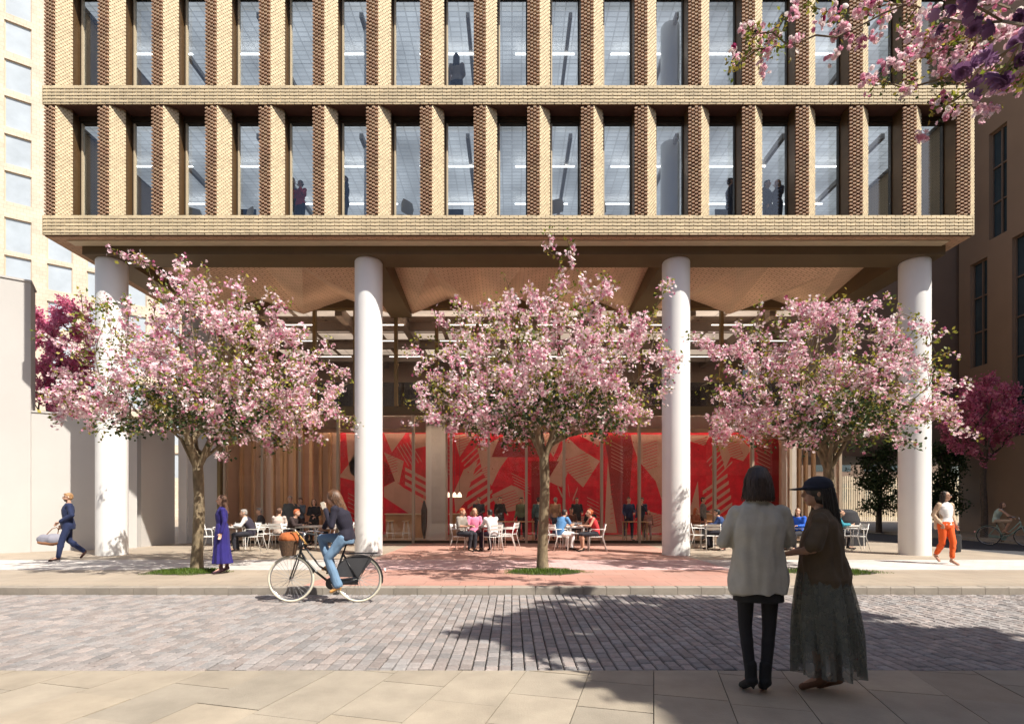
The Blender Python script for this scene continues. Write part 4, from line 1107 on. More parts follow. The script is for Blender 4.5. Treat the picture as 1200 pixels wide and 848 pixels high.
    if st != 'none':
        gb.ell(H(0, .024, .040), (.079, .088, .082), Hm); gb.ell(H(0, .045, .0), (.073, .064, .072), Hm)
        if st == 'short': gb.ell(H(0, -.035, .082), (.055, .045, .028), Hm)
        if st in ('long', 'bob'):
            L_ = hairlen
            for sx, yy, rr_ in ((-.060, .01, .030), (.060, .01, .030), (-.045, .055, .04), (.045, .055, .04), (0, .070, .045)):
                p0 = H(sx, yy, .02); p1 = H(sx*1.15, yy+.01, -.10); gb.cap(p0, p1, rr_, rr_)
                if L_ > .14: p2 = p1 + V((sx*.35, .055, 0)) @ Hm.transposed() + V((0, 0, -(L_-.12))); gb.cap(p1, p2, rr_, rr_*.55)
        if st == 'bun': gb.ell(H(0, .105, .045), (.04, .04, .04), Hm)
        if st == 'cap': 
            gb = MB(); gb.ell(H(0, .015, .052), (.086, .102, .075), Hm); gb.cap(H(-.03, -.09, .045), H(.03, -.09, .045), .03, .03, 10, .3); gb.cap(H(-.04, -.11, .04), H(.04, -.11, .04), .04, .04, 10, .18, V((0,0,1)).cross(V((1,0,0))))
        vox(gb, min(v, .012), hm, 'hair' if st != 'cap' else 'cap', t, 2, .012, 22, seed, stretch=(1.6, 1.6, .25))
    return t, H
HAIR = {'brown': cloth('hair_brown', (.10,.05,.03), .6), 'dark': cloth('hair_dark', (.025,.017,.015), .55), 'red': cloth('hair_red', (.42,.10,.03), .6), 'grey': cloth('hair_grey', (.30,.28,.26), .7), 'light': cloth('hair_light', (.35,.20,.09), .6), 'black': cloth('hair_black', (.012,.011,.012), .5)}
def c3(n, *c): return cloth(n, c)
def at(px, Y, z=SW): return ((px-600)*Y/F, Y, z)
def sunglasses(t, H, name='sunglasses'):
    b = MB()
    for sx in (-1, 1):
        b.ell(H(sx*.031, -.094, .012), (.024, .006, .017)); b.tube(H(sx*.052, -.088, .016), H(sx*.080, .0, .012), .003, n=5)
    b.tube(H(-.01, -.098, .016), H(.01, -.098, .016), .003, n=5); autosmooth(b.build(name, M['black'], t))

# man in the navy suit striding left with a grey holdall
J = dict(WALK, knL=(.09,-.13,.50), anL=(.09,-.20,.09), toeL=(.10,-.36,.03), knR=(-.09,.02,.50), anR=(-.09,.33,.20), toeR=(-.10,.26,.06), elR=(-.24,.08,1.14), wrR=(-.20,-.02,.92), elL=(.25,.08,1.16), wrL=(.13,-.15,1.02))
J = dict(J, elL=(.25,.06,1.15), wrL=(.10,-.17,.98), elR=(-.25,.0,1.15), wrR=(-.27,-.12,.90))
navy = c3('navy_suit', .012, .022, .075)
loc = at(80, 13.3)
t, H = person('man in navy suit, open white shirt and sunglasses striding left with a grey holdall', loc, R(-48), 1.70, J,
    [('top', c3('white_shirt', .75, .75, .76), dict(name='shirt', inf=.008, sleeve=1.0)), ('trousers', navy, dict(folds=.008, inf=.016)), ('top', navy, dict(name='jacket', inf=.024, lo=-.16, hem=.012, sleeve=.97)), ('shoes', c3('brown_shoes', .06, .025, .02))], ('short', 'light'), v=.012, beard=True, seed=2)
sunglasses(t, H)
b = MB(); ch = V(STAND['chest'])
b.add([(-.05, -.150, 1.40), (.05, -.150, 1.40), (.012, -.166, 1.12), (-.012, -.166, 1.12), (-.05,-.10,1.45), (.05,-.10,1.45)], [(0,3,2,1), (0,1,5,4)]); b.build('shirt_front', M['white_shirt'], t)
# the holdall (held: a thing of its own)
bag = thing('holdall', 'grey and brown leather holdall carried by the man in the navy suit', 'bag', (loc[0]-.30, loc[1]-.12, .66), R(10))
b = MB(); b.rings([((-.34,0,.0), V((0,.02,0)), V((0,0,.05))), ((-.26,0,.0), V((0,.10,0)), V((0,0,.12))), ((0,0,-.01), V((0,.13,0)), V((0,0,.15))), ((.22,0,0), V((0,.10,0)), V((0,0,.12))), ((.30,0,.0), V((0,.02,0)), V((0,0,.05)))], 16)
vox(b, .012, c3('grey_leather', .25, .25, .30), 'body', bag, 3, .02, 5, 4)
b = MB(); b.rings([((-.28,0,-.07), V((0,.09,0)), V((0,0,.05))), ((0,0,-.10), V((0,.125,0)), V((0,0,.065))), ((.24,0,-.07), V((0,.09,0)), V((0,0,.05)))], 16); vox(b, .014, c3('tan_leather', .28, .13, .06), 'base', bag, 2)
b = MB(); b.path([(-.12, 0, .12), (.0, 0, .26), (.10, 0, .30), (.14, 0, .24), (.12, 0, .12)], .010, 6); autosmooth(b.build('handle', M['tan_leather'], bag))

# woman in the long blue dress by the left cherry
J = dict(STAND, elR=(-.20,.05,1.14), wrR=(-.20,-.04,.90), elL=(.21,.05,1.14), wrL=(.20,-.02,.89), hipL=(.08,0,.92), knL=(.08,-.06,.5), anL=(.08,-.02,.12), toeL=(.10,-.15,.04), knR=(-.08,.04,.5), anR=(-.08,.10,.12), toeR=(-.09,-.02,.04))
blue = c3('blue_dress_cloth', .018, .012, .15)
person('woman in long deep blue dress and ankle boots standing by the left cherry', at(260, 10.75), R(-60), 1.60, J,
    [('top', blue, dict(name='bodice', inf=.012, lo=-.02, sleeve=1.0)), ('loft', blue, dict(name='skirt', rows=[(1.12,0,0,.125,.10), (1.05,0,0,.15,.12), (.92,0,0,.18,.14), (.65,0,0,.175,.155), (.40,0,.01,.19,.175), (.22,0,.02,.215,.20)], am=.09, nf=9, folds=.006)),
     ('shoes', c3('plum_boots', .07, .03, .05), dict(heel=.06, hi=.10))], ('long', 'brown'), True, .012, hairlen=.30, yaw=10, seed=5)
# woman in orange trousers on the right
J = dict(WALK, knL=(.07,-.12,.52), anL=(.0,-.16,.11), toeL=(.0,-.30,.03), knR=(-.06,.02,.49), anR=(-.01,.24,.20), toeR=(-.01,.15,.07), elL=(.24,.06,1.15), wrL=(.25,-.02,.92), elR=(-.25,.08,1.16), wrR=(-.17,-.04,.96))
loc = at(1108, 12.45)
t, H = person('woman in orange trousers, white top and beige cardigan walking past the rightmost column', loc, R(8), 1.72, J,
    [('top', M['white_shirt'], dict(name='top', inf=.010, sleeve=0, lo=-.06)), ('trousers', c3('orange_trousers', .72, .10, .012), dict(inf=.014, len=.93, folds=.010)),
     ('shoes', c3('nude_shoes', .45, .25, .18), dict(heel=.07))], ('long', 'dark'), True, .012, yaw=28, hairlen=.22, seed=7)
sunglasses(t, H)
b = MB()
for q in 'LR':
    sh, el, wr = (V(J[k+q]) for k in ('sh','el','wr')); b.cap(sh, el, .058, .052); b.cap(el, el.lerp(wr, .9), .05, .040)
    sx = 1 if q == 'L' else -1; b.cap(sh+V((-sx*.05,-.0,.0)), V((sx*.15,-.05,.86)), .040, .030, 10, .6); b.cap(sh+V((-sx*.03,.06,-.05)), V((sx*.12,.12,.86)), .05, .05)
b.cap(V((0,.09,1.38)), V((0,.13,.88)), .09, .09)
vox(b, .012, c3('beige_knit', .52,.38,.27), 'cardigan', t, 3, .012, 9, 3)
bag = thing('handbag', 'black shopper bag hanging from the arm of the woman in orange trousers', 'bag', (loc[0]+.28, loc[1]+.02, .62), 0)
b = MB(); b.rings([((.0,0,-.22), V((.10,0,0)), V((0,.05,0))), ((0,0,-.10), V((.12,0,0)), V((0,.06,0))), ((0,0,.20), V((.10,0,0)), V((0,.035,0)))], 20); vox(b, .014, c3('black_leather', .012,.012,.014), 'body', bag, 2, .01, 6, 1)
b = MB(); b.path([(-.07,0,.19), (-.05,0,.36), (.05,0,.36), (.07,0,.19)], .008, 6); b.build('handle', M['black_leather'], bag)

# ---- two women in the foreground, backs to the viewer
J = dict(STAND, elL=(.245,-.02,1.15), wrL=(.02,-.21,1.13), elR=(-.245,-.02,1.15), wrR=(-.02,-.19,1.16), hipL=(.085,0,.92), knL=(.085,-.02,.50), anL=(.055,.02,.12), toeL=(.075,-.10,.03),
    knR=(-.085,-.01,.50), anR=(-.045,.03,.12), toeR=(-.065,-.09,.03), head=(0,-.025,1.60), shL=(.155,.01,1.385), shR=(-.155,.01,1.385))
loc = ((888-600)*4.23/F, 4.23, 0)
coat = c3('off_white_coat', .40, .385, .345); blk = c3('black_tights', .010, .010, .013)
t, H = person('woman in long off-white coat, black tights and ankle boots seen from behind', loc, R(172), 1.81, J,
    [('trousers', blk, dict(name='tights', inf=.006, w=.0, folds=0, len=1.03)), ('shoes', c3('black_boots', .008,.008,.009), dict(heel=.09, hi=.09, v=.008, folds=.002, fat=.004)),
     ('loft', c3('black_shorts', .012,.012,.014), dict(name='shorts', rows=[(.95,0,0,.16,.12),(.80,0,0,.175,.135),(.705,0,0,.182,.145)], am=.02, v=.010))], ('none', 'dark'), True, .009, seed=9, face=True, yaw=0, lf=.84)
b = MB()
b.rings([((0,.005,.765), V((.212,0,0)), V((0,.170,0))), ((0,.005,.90), V((.204,0,0)), V((0,.165,0))), ((0,.005,1.10), V((.185,0,0)), V((0,.150,0))), ((0,.005,1.28), V((.195,0,0)), V((0,.145,0))), ((0,.01,1.36), V((.185,0,0)), V((0,.115,0))), ((0,.01,1.42), V((.145,0,0)), V((0,.09,0))), ((0,.01,1.475), V((.075,0,0)), V((0,.07,0)))], 40)
for q in 'LR':
    sh, el, wr = (V(J[k+q]) for k in ('sh','el','wr')); b.ell(sh+V((0,0,-.012)), (.064,.066,.066)); b.cap(sh-V((0,0,.02)), el, .062, .061); b.cap(el, el.lerp(wr, .9), .060, .048)
vox(b, .009, coat, 'coat', t, 6, .030, 8, 8.3, stretch=(1,1,.38))
b = MB(); b.rings([((0,.012,1.455), V((.098,0,0)), V((0,.088,0))), ((0,.02,1.475), V((.092,0,0)), V((0,.085,0))), ((0,.018,1.515), V((.070,0,0)), V((0,.070,0))), ((0,.018,1.50), V((.055,0,0)), V((0,.055,0)))], 32); autosmooth(b.build('collar', coat, t))
b = MB(); b.box(-.004,.004,.152,.160,.77,.98); 
def strands(t, H, n, top, length, mat_, seed, spread=.085, name='hair', back=(-.02,.09), out=1.0, drift=(0,0), wv=.006):
    """hair shell plus many thin locks following the skull and hanging down"""
    rng = random.Random(seed); b = MB()
    b.ell(H(0,.016,.030), (.088,.104,.100)); b.ell(H(0,.035,-.02), (.083,.085,.085))
    for i in range(n):
        a = R(rng.uniform(-150, -30) + 180) if rng.random() < .72 else R(rng.uniform(-175, -5)+180)
        dx, dy = math.cos(a), math.sin(a); r1 = spread*rng.uniform(.94, 1.06); L_ = length*rng.uniform(.88, 1.04)
        p0 = H(dx*.02, .015+dy*.02, .128); p1 = H(dx*.062, .015+dy*.072, .100); p2 = H(dx*r1, .016+dy*(r1+.016), .03)
        pts = [p0, p1, p2]; m = 6
        for k in range(1, m+1):
            u = k/m; pts.append(p2 + V((dx*.016*u*out + drift[0]*u + wv*math.sin(u*6+i), dy*.012*u*out + drift[1]*u, -L_*u)))
        rr_ = rng.uniform(.0045, .008); b.path(pts, [rr_*.5, rr_, rr_*1.15] + [rr_*(1.15-.75*k/m) for k in range(1, m+1)], 5)
    o = b.build(name, mat_, t, True); return o
hairm = mat('dark_brown_hair', (.032,.018,.014), .42, .35, 30, island=.35)
strands(t, H, 420, 0, .17, hairm, 5, .088, out=1.6)

# woman with cap, olive top and long tulle skirt
J = dict(STAND, neck=(0,.0,1.455), elL=(.25,-.02,1.16), wrL=(.06,-.25,1.10), elR=(-.19,-.10,1.16), wrR=(-.04,-.24,1.10), knL=(.07,-.03,.50), anL=(.03,.0,.12), toeL=(.05,-.12,.03), knR=(-.07,.05,.50), anR=(-.06,.10,.12), toeR=(-.08,-.02,.03), head=(0,-.03,1.60))
loc = ((962-600)*4.27/F, 4.27, 0)
olive = c3('olive_linen', .09, .062, .035)
tul, N_, L_, b_ = newmat('grey_tulle'); b_.inputs['Base Color'].default_value = (.15,.155,.13,1); b_.inputs['Roughness'].default_value = .8
outn = [n for n in N_ if n.type == 'OUTPUT_MATERIAL'][0]; tr_ = N_.new('ShaderNodeBsdfTransparent'); tr_.inputs[0].default_value = (.9,.9,.88,1); mx_ = N_.new('ShaderNodeMixShader')
tcn = N_.new('ShaderNodeTexCoord'); wv = N_.new('ShaderNodeTexNoise'); wv.inputs['Scale'].default_value = 14; L_.new(tcn.outputs['Object'], wv.inputs[0]); mr_ = N_.new('ShaderNodeMapRange'); mr_.inputs[3].default_value = .45; mr_.inputs[4].default_value = .82; L_.new(wv.outputs[0], mr_.inputs[0])
L_.new(mr_.outputs[0], mx_.inputs[0]); L_.new(tr_.outputs[0], mx_.inputs[1]); L_.new(b_.outputs[0], mx_.inputs[2]); L_.new(mx_.outputs[0], outn.inputs[0])
t, H = person('woman in navy cap, olive top and long sheer grey skirt seen from behind', loc, R(232), 1.72, J,
    [('shoes', c3('brown_boots', .14,.065,.035), dict(heel=.05, hi=.24, v=.008, fat=.0)),
     ('loft', c3('slip_cloth', .035,.032,.03), dict(name='slip', rows=[(1.10,0,0,.13,.10),(.95,0,0,.175,.14),(.75,0,0,.185,.15),(.66,0,0,.19,.16)], am=.03, v=.012))], ('none', 'dark'), True, .009, skin=M['skin2'], seed=11, yaw=12)
def sk(name, rmul, am, nf, ph, zb, drift=.0):
    b = MB(); rows = 16; rs_ = []
    for k in range(rows+1):
        u = k/rows; z = 1.12 + (zb-1.12)*u
        r = .125 + .125*(u**.5)*rmul + .02*math.sin(u*3.1)
        rs_.append((V((drift*u, .05*u, z)), V((r, 0, 0)), V((0, r*.95, 0))))
    b.rings(rs_, 120, caps=False, fold=lambda kk, tt: 1 + am*(kk/rows)**.8*(math.sin(nf*tt+ph+.6*math.sin(kk*.3)) + .6*math.sin(nf*1.61*tt+2*ph+kk*.08) + .3*math.sin(nf*2.9*tt+kk*.2)))
    return b.build(name, tul, t, True)
sk('skirt', 1.0, .12, 11, .4, .17); sk('skirt_lining', .74, .12, 8, 1.9, .36)
b = MB()
b.rings([((-.02,.03,.80), V((.19,0,0)), V((0,.17,0))), ((0,.03,.92), V((.215,0,0)), V((0,.185,0))), ((0,.02,1.10), V((.195,0,0)), V((0,.16,0))), ((0,.01,1.28), V((.195,0,0)), V((0,.145,0))), ((0,.01,1.38), V((.20,0,0)), V((0,.11,0))), ((0,.01,1.44), V((.135,0,0)), V((0,.08,0))), ((0,.01,1.475), V((.07,0,0)), V((0,.065,0)))], 40)
b.cap(V((-.05,.08,1.15)), V((-.06,.12,.78)), .11, .09, 14, .7); b.cap(V((.06,.03,1.1)), V((.06,.05,1.0)), .12, .10)
for q in 'LR':
    sh, el, wr = (V(J[k+q]) for k in ('sh','el','wr')); b.ell(sh+V((0,0,-.010)), (.070,.068,.068)); b.cap(sh-V((0,0,.02)), sh.lerp(el, .85), .060, .074)
vox(b, .009, olive, 'top', t, 5, .030, 8.5, 2.7, stretch=(1,1,.40))
b = MB(); b.ell(H(0,.012,.058), (.097,.112,.082)); 
b.rings([(H(0,.0,.030), V((.098,0,0)), V((0,.113,0))), (H(0,.0,.048), V((.1,0,0)), V((0,.115,0)))], 32)
vox(b, .008, c3('navy_cap_cloth', .010,.013,.028), 'cap', t, 2)
b = MB(); b.ell(H(0,-.135,.032), (.072,.070,.009)); b.ell(H(0,-.10,.036), (.08,.06,.010)); vox(b, .006, M['navy_cap_cloth'], 'cap_brim', t, 1)
strands(t, H, 430, 0, .42, mat('black_hair', (.014,.011,.011), .4, .35, 30, island=.3), 8, .084, out=1.2, drift=(-.05,.05), wv=.008)
# ------------------------------------------------------------------ bicycles
def bicycle(label, loc, rz, frame_c, tyre_c, basket=True, guard=True, steel=None):
    t = thing('bicycle', label, 'bicycle', loc, rz); wr = .345
    fy, ry, hz = -.525, .525, .365
    def wheel(y):
        b = MB(); b.path([(0, y+math.cos(a)*wr, hz+math.sin(a)*wr) for a in [2*math.pi*i/48 for i in range(48)]], .0175, 10, closed=True)
        w_ = b.build('wheel', M['steel'], t, True); w_.name = 'wheel'; w_.data.materials[0] = tyre_c
        b = MB(); b.path([(0, y+math.cos(a)*(wr-.022), hz+math.sin(a)*(wr-.022)) for a in [2*math.pi*i/48 for i in range(48)]], .010, 8, closed=True); b.build('rim', M['steel'], w_, True)
        b = MB()
        for i in range(32):
            a = 2*math.pi*i/32; o_ = .25*(1 if i % 2 else -1); sx = .026 if i % 4 < 2 else -.026
            b.tube((sx, y+math.cos(a+o_*3)*.025, hz+math.sin(a+o_*3)*.025), (0, y+math.cos(a)*(wr-.03), hz+math.sin(a)*(wr-.03)), .0022, n=4)
        b.build('spokes', M['spoke'], w_)
        b = MB(); b.tube((-.04, y, hz), (.04, y, hz), .022, n=12); b.build('hub', M['steel'], w_)
    wheel(fy); wheel(ry)
    b = MB(); ht = V((0, -.34, .93)); hb = V((0, -.385, .76)); bbk = V((0, .12, .30)); st = V((0, .30, .80)); sb = V((0, .15, .36))
    b.tube(ht, hb, .020); 
    b.path([hb+V((0,.01,.02)), (0,-.27,.62), (0,-.12,.46), (0,.02,.35), bbk], .019, 8); b.path([ht+V((0,.01,-.04)), (0,-.22,.74), (0,-.08,.56), (0,.08,.46), (0,.19,.47)], .015, 8)
    b.tube(bbk, st, .017)
    for sx in (-1, 1):
        b.tube((sx*.02,.12,.30), (sx*.05, ry, hz), .010); b.tube((sx*.02,.285,.74), (sx*.05, ry, hz), .009)
    b.build('frame', frame_c, t, True)
    b = MB()
    for sx in (-1, 1): b.path([(sx*.045, -.40, .74), (sx*.05, -.44, .60), (sx*.045, fy, hz)], .011, 8)
    b.tube((-.05,-.395,.745), (.05,-.395,.745), .016); b.build('fork', frame_c, t, True)
    b = MB(); b.tube(ht, ht+V((0,.03,.15)), .014); b.path([(-.28, -.10, 1.07), (-.26,-.22,1.09), (-.16,-.33,1.10), (0,-.31,1.08), (.16,-.33,1.10), (.26,-.22,1.09), (.28,-.10,1.07)], .011, 8); b.build('handlebar', M['steel'], t, True)
    for sx in (-1, 1):
        b = MB(); b.cap((sx*.283,-.16,1.08), (sx*.285,-.06,1.065), .017); b.build('grip', M['blackrub'], t, True)
    b = MB(); b.tube(st, (0,.33,.90), .013); b.rings([((0,.42,.925), V((.09,0,0)), V((0,0,.035))), ((0,.34,.93), V((.095,0,0)), V((0,0,.032))), ((0,.24,.93), V((.045,0,0)), V((0,0,.026))), ((0,.17,.93), V((.022,0,0)), V((0,0,.018)))], 14); b.build('saddle', M['blackrub'], t, True)
    for y, a0, a1 in ((fy, 15, 118), (ry, 20, 200)):
        b = MB(); pts = [(y-math.cos(R(a))*(-1)*(wr+.035)*1, hz+math.sin(R(a))*(wr+.035)) for a in range(a0 if y == fy else -10, a1 if y == fy else 165, 8)]
        n = len(pts); vs = []; 
        for (yy, zz) in pts:
            d = V((0, yy-y, zz-hz)).normalized()
            vs += [(-.026, yy-d.y*.012, zz-d.z*.012), (0, yy, zz), (.026, yy-d.y*.012, zz-d.z*.012), (0, yy-d.y*.004, zz-d.z*.004)]
        fs = []
        for i in range(n-1):
            for k in range(4): fs.append((i*4+k, i*4+(k+1) % 4, i*4+4+(k+1) % 4, i*4+4+k))
        fs += [(0,1,2,3), (n*4-1, n*4-2, n*4-3, n*4-4)]
        b.add(vs, fs); b.build('mudguard', frame_c, t)
    b = MB(); b.tube((.030, bbk.y, .30), (.046, bbk.y, .30), .095, n=24); b.path([(.038, bbk.y, .335), (.038, ry, .385)], .022, 6); b.path([(.038, bbk.y, .265), (.038, ry, .345)], .022, 6); b.box(.028,.048,bbk.y,ry,.28,.37); b.build('chain_case', frame_c, t)
    for sx, ya, za in ((1, .21, .155), (-1, .03, .445)):
        b = MB(); b.tube((sx*.055, bbk.y, .30), (sx*.065, ya, za), .010); b.build('crank', M['steel'], t)
        b = MB(); b.box(sx*.065 if sx > 0 else -.155, .155 if sx > 0 else -.065, ya-.035, ya+.035, za-.012, za+.012); b.build('pedal', M['blackrub'], t)
    b = MB()
    for sx in (-1, 1): b.path([(sx*.06,.33,.76), (sx*.06,.82,.765)], .007, 6); b.path([(sx*.055,ry,hz), (sx*.06,.74,.76)], .006, 6)
    for yy in (.36, .48, .6, .72, .82): b.tube((-.06,yy,.765), (.06,yy,.765), .005, n=6)
    b.build('rack', M['black'], t)
    b = MB(); b.ell((0, .93, .50), (.02,.018,.03)); b.build('rear_light', emit('red_reflector', (1,0.02,.02), .15), t, True)
    b = MB(); b.ell((0, -.50, .72), (.045,.05,.045)); b.build('headlight', M['steel'], t, True)
    if guard:
        for sx in (-1, 1):
            b = MB(); vs = [(sx*.032, ry, hz+.03)]+[(sx*.032, ry+math.cos(R(a))*(wr+.02), hz+math.sin(R(a))*(wr+.02)) for a in range(55, 176, 10)]; n = len(vs); vs += [(sx*.030, p[1], p[2]) for p in vs]
            fs = [tuple(range(n)), tuple(range(2*n-1, n-1, -1))] + [(i, (i+1) % n, n+(i+1) % n, n+i) for i in range(n)]
            b.add(vs, fs); b.build('skirt_guard', c3('dark_mesh', .05,.05,.055), t)
    if basket:
        b = MB(); b.rings([((0,-.56,.73), V((.13,0,0)), V((0,.10,0))), ((0,-.56,.96), V((.17,0,0)), V((0,.145,0))), ((0,-.56,.96), V((.155,0,0)), V((0,.13,0))), ((0,-.56,.75), V((.12,0,0)), V((0,.09,0)))], 20)
        b.build('basket', mat('dark_wicker', (.10,.055,.03), .8, .5, 40, 1.0, 90), t)
    return t
loc = (-2.9, 8.2, 0)
bicycle('black city bicycle with cream tyres and front basket ridden along the cobbles', loc, R(-90), M['black'], M['ivory'])
sb = thing('shoulder_bag', 'soft orange tan bag lying in the front basket of the black bicycle', 'bag', (loc[0]-.56, loc[1], .90))
b = MB(); b.ell((0,0,.08), (.15,.14,.11)); b.ell((-.05,.02,.10), (.10,.12,.09)); b.ell((.06,0,.12), (.07,.10,.07)); vox(b, .012, c3('orange_leather', .36,.10,.025), 'body', sb, 3, .02, 8, 2)
b = MB(); b.path([(.05,-.05,.18), (.16,-.10,.20), (.25,-.08,.08), (.30,-.04,.0), (.22,.02,.02), (.15,.06,.12)], .010, 6); b.build('strap', c3('yellow_strap', .62,.36,.12), sb, True)
JC = dict(SIT, pelvis=(0,.33,1.00), waist=(0,.33,1.12), chest=(0,.27,1.31), neck=(0,.19,1.475), head=(0,.13,1.60),
    shL=(.17,.21,1.43), elL=(.23,.18,1.17), wrL=(.10,.04,1.44), shR=(-.17,.19,1.43), elR=(-.24,-.02,1.26), wrR=(-.27,-.11,1.13),
    hipL=(.095,.31,.98), knL=(.11,.08,.68), anL=(.10,.24,.27), toeL=(.11,.14,.185), hipR=(-.095,.31,.98), knR=(-.11,-.10,.98), anR=(-.10,.06,.57), toeR=(-.11,-.06,.50))
jean = c3('pale_blue_jeans', .15,.25,.38, )
t, H = person('woman with long brown hair, dark top and pale jeans riding the black bicycle', loc, R(-90), 1.74, JC,
    [('top', c3('dark_navy_top', .012,.010,.024), dict(inf=.013, lo=-.06)), ('trousers', jean, dict(inf=.010, len=1.02, flare=.022, folds=.010, fs=9)), ('shoes', c3('tan_sandals', .68,.36,.12), dict(heel=.10))],
    ('none', 'brown'), True, .010, yaw=-8, pitch=8, seed=4, curl=1.1)
strands(t, H, 380, 0, .30, mat('long_brown_hair', (.10,.045,.02), .42, .4, 30, island=.7), 15, .082, out=1.5, drift=(0,.10), wv=.010)
ph = thing('phone', 'small pale phone held to her ear by the woman on the black bicycle', 'phone', (loc[0]+.02, loc[1]-.125, 1.50), R(-90)); ph.rotation_euler = (R(20), 0, R(-90))
b = MB(); b.cbox(-.006,.006,-.03,.03,-.055,.055,.003); b.build('body', c3('phone_case', .55,.5,.42), ph)
b = MB(); b.box(-.0075,-.0062,-.026,.026,-.048,.048); b.build('screen', M['black'], ph)
loc2 = (18.35, 19.6, -.002)
bicycle('pale green bicycle ridden on the side street', loc2, R(36), c3('pale_green_paint', .35,.5,.44), M['blackrub'], False, False)
t, H = person('woman in pale green sleeveless top and beige shorts cycling on the side street', loc2, R(36), 1.62, dict(JC, elL=(.25,.05,1.24), wrL=(.26,-.10,1.14)),
    [('top', c3('mint_top', .42,.55,.50), dict(inf=.012, sleeve=0)), ('trousers', c3('beige_shorts', .50,.38,.28), dict(len=.5, inf=.012)), ('shoes', c3('tan_shoes', .35,.2,.12))], ('long', 'brown'), True, .014, yaw=-20, hairlen=.18, seed=6)

# ------------------------------------------------------------------ cafe chairs and tables
def make_chair():
    t = thing('bistro_chair', 'x', 'chair', (0,0,0), 0, 'white slatted chairs outside the cafe')
    wm = M['white_metal']
    b = MB()
    for i in range(6): b.cbox(-.20, .20, -.21+i*.068, -.155+i*.068, .445, .458, .003)
    b.box(-.20,-.185,-.20,.19,.43,.4449); b.box(.185,.20,-.20,.19,.43,.4449); b.build('seat', wm, t)
    b = MB(); 
    for z in (.64, .74): b.add([(-.19,.235+(z-.45)*.14,z), (.19,.235+(z-.45)*.14,z), (.19,.247+(z+.07-.45)*.14,z+.075), (-.19,.247+(z+.07-.45)*.14,z+.075), (-.19,.250+(z-.45)*.14,z), (.19,.250+(z-.45)*.14,z), (.19,.262+(z+.07-.45)*.14,z+.075), (-.19,.262+(z+.07-.45)*.14,z+.075)], [(0,1,2,3),(7,6,5,4),(0,4,5,1),(2,6,7,3),(1,5,6,2),(3,7,4,0)])
    b.build('backrest', wm, t)
    for sx in (-1, 1):
        b = MB(); b.path([(sx*.205,-.20,.0), (sx*.20,-.19,.45), (sx*.205,-.175,.64), (sx*.205,-.12,.665)], .011, 7); b.build('leg', wm, t, True)
        b = MB(); b.path([(sx*.205,.33,.0), (sx*.20,.20,.44), (sx*.20,.29,.83)], .011, 7); b.build('leg', wm, t, True)
        b = MB(); b.path([(sx*.205,-.14,.668), (sx*.205,.22,.668), (sx*.20,.265,.64)], .012, 7); b.build('armrest', wm, t, True)
    return t
def make_table():
    t = thing('cafe_table', 'x', 'table', (0,0,0), 0, 'white cafe tables outside the shopfront')
    b = MB(); b.cbox(-.36,.36,-.36,.36,.715,.74,.004); b.box(-.33,.33,-.33,.33,.68,.7149); b.build('tabletop', M['white_metal'], t)
    for sx in (-1, 1):
        for sy in (-1, 1): b = MB(); b.tube((sx*.31, sy*.31, .68), (sx*.32, sy*.32, 0), .014); b.build('leg', M['white_metal'], t)
    return t
ch0, tb0 = make_chair(), make_table(); used = set()
def put(proto, label, px, Y, deg):
    o = proto if proto.name not in used else copy_tree(proto); used.add(proto.name)
    o.location = at(px, Y); o.rotation_euler = (0, 0, R(deg)); o['label'] = label; return o
# facing angle: 0 faces the viewer, -90 faces left, 90 faces right, 180 faces the building
chairs = [(246, 16.0, 90, 'white slatted chair just right of the left cherry trunk'), (297, 16.0, -90, 'white chair under the man in the dark waistcoat'), (288, 17.6, 180, 'white chair pushed in behind the man in the waistcoat'),
 (327, 16.9, 180, 'white chair under the woman in the pale blouse, near the bicycle bag'), (313, 17.5, 90, 'empty white chair left of the pale-bloused woman'), (343, 16.5, 90, 'white chair under the dark jacketed diner behind the bicycle handlebar'), (381, 16.6, -90, 'white chair behind the cyclist, facing the dark jacketed diner'), (405, 17.6, -80, 'white chair half hidden behind the second white column'),
 (541, 16.1, 70, 'white chair under the red-haired man in the patterned top'), (556, 16.8, 100, 'white chair under the woman in pink'), (577, 15.8, -150, 'white chair under the man in the white shirt, nearest the viewer at its table'), (592, 16.3, -90, 'empty white chair just right of the man in the white shirt'), (596, 17.3, -110, 'empty white chair farthest back beside the man in the white shirt'), (581, 17.6, 0, 'white chair facing the viewer behind the man in the white shirt'),
 (655, 16.1, 120, 'white chair under the man in the blue shirt'), (676, 17.5, 0, 'white chair facing the viewer between the blue shirt and the red top'), (698, 16.0, -95, 'white chair under the red-haired woman in the red top'), (646, 17.2, 90, 'empty white chair behind the middle cherry trunk'),
 (817, 16.9, 95, 'empty white chair just right of the third white column'), (836, 16.2, 160, 'white chair left of the off-white coat, nearest the viewer'), (849, 16.6, -60, 'white chair under the diner in the dark blue jacket'),
 (914, 16.8, 90, 'white chair left of the diner in yellow'), (926, 17.0, -90, 'white chair under the diner in yellow'), (937, 16.4, -120, 'white chair under the diner in bright blue'), (985, 16.3, 90, 'empty white chair right of the capped woman, facing right'), (1002, 16.2, -90, 'empty white chair nearest the rightmost column, facing left')]
for px, Y, dg, lb in chairs: put(ch0, lb, px, Y, dg)
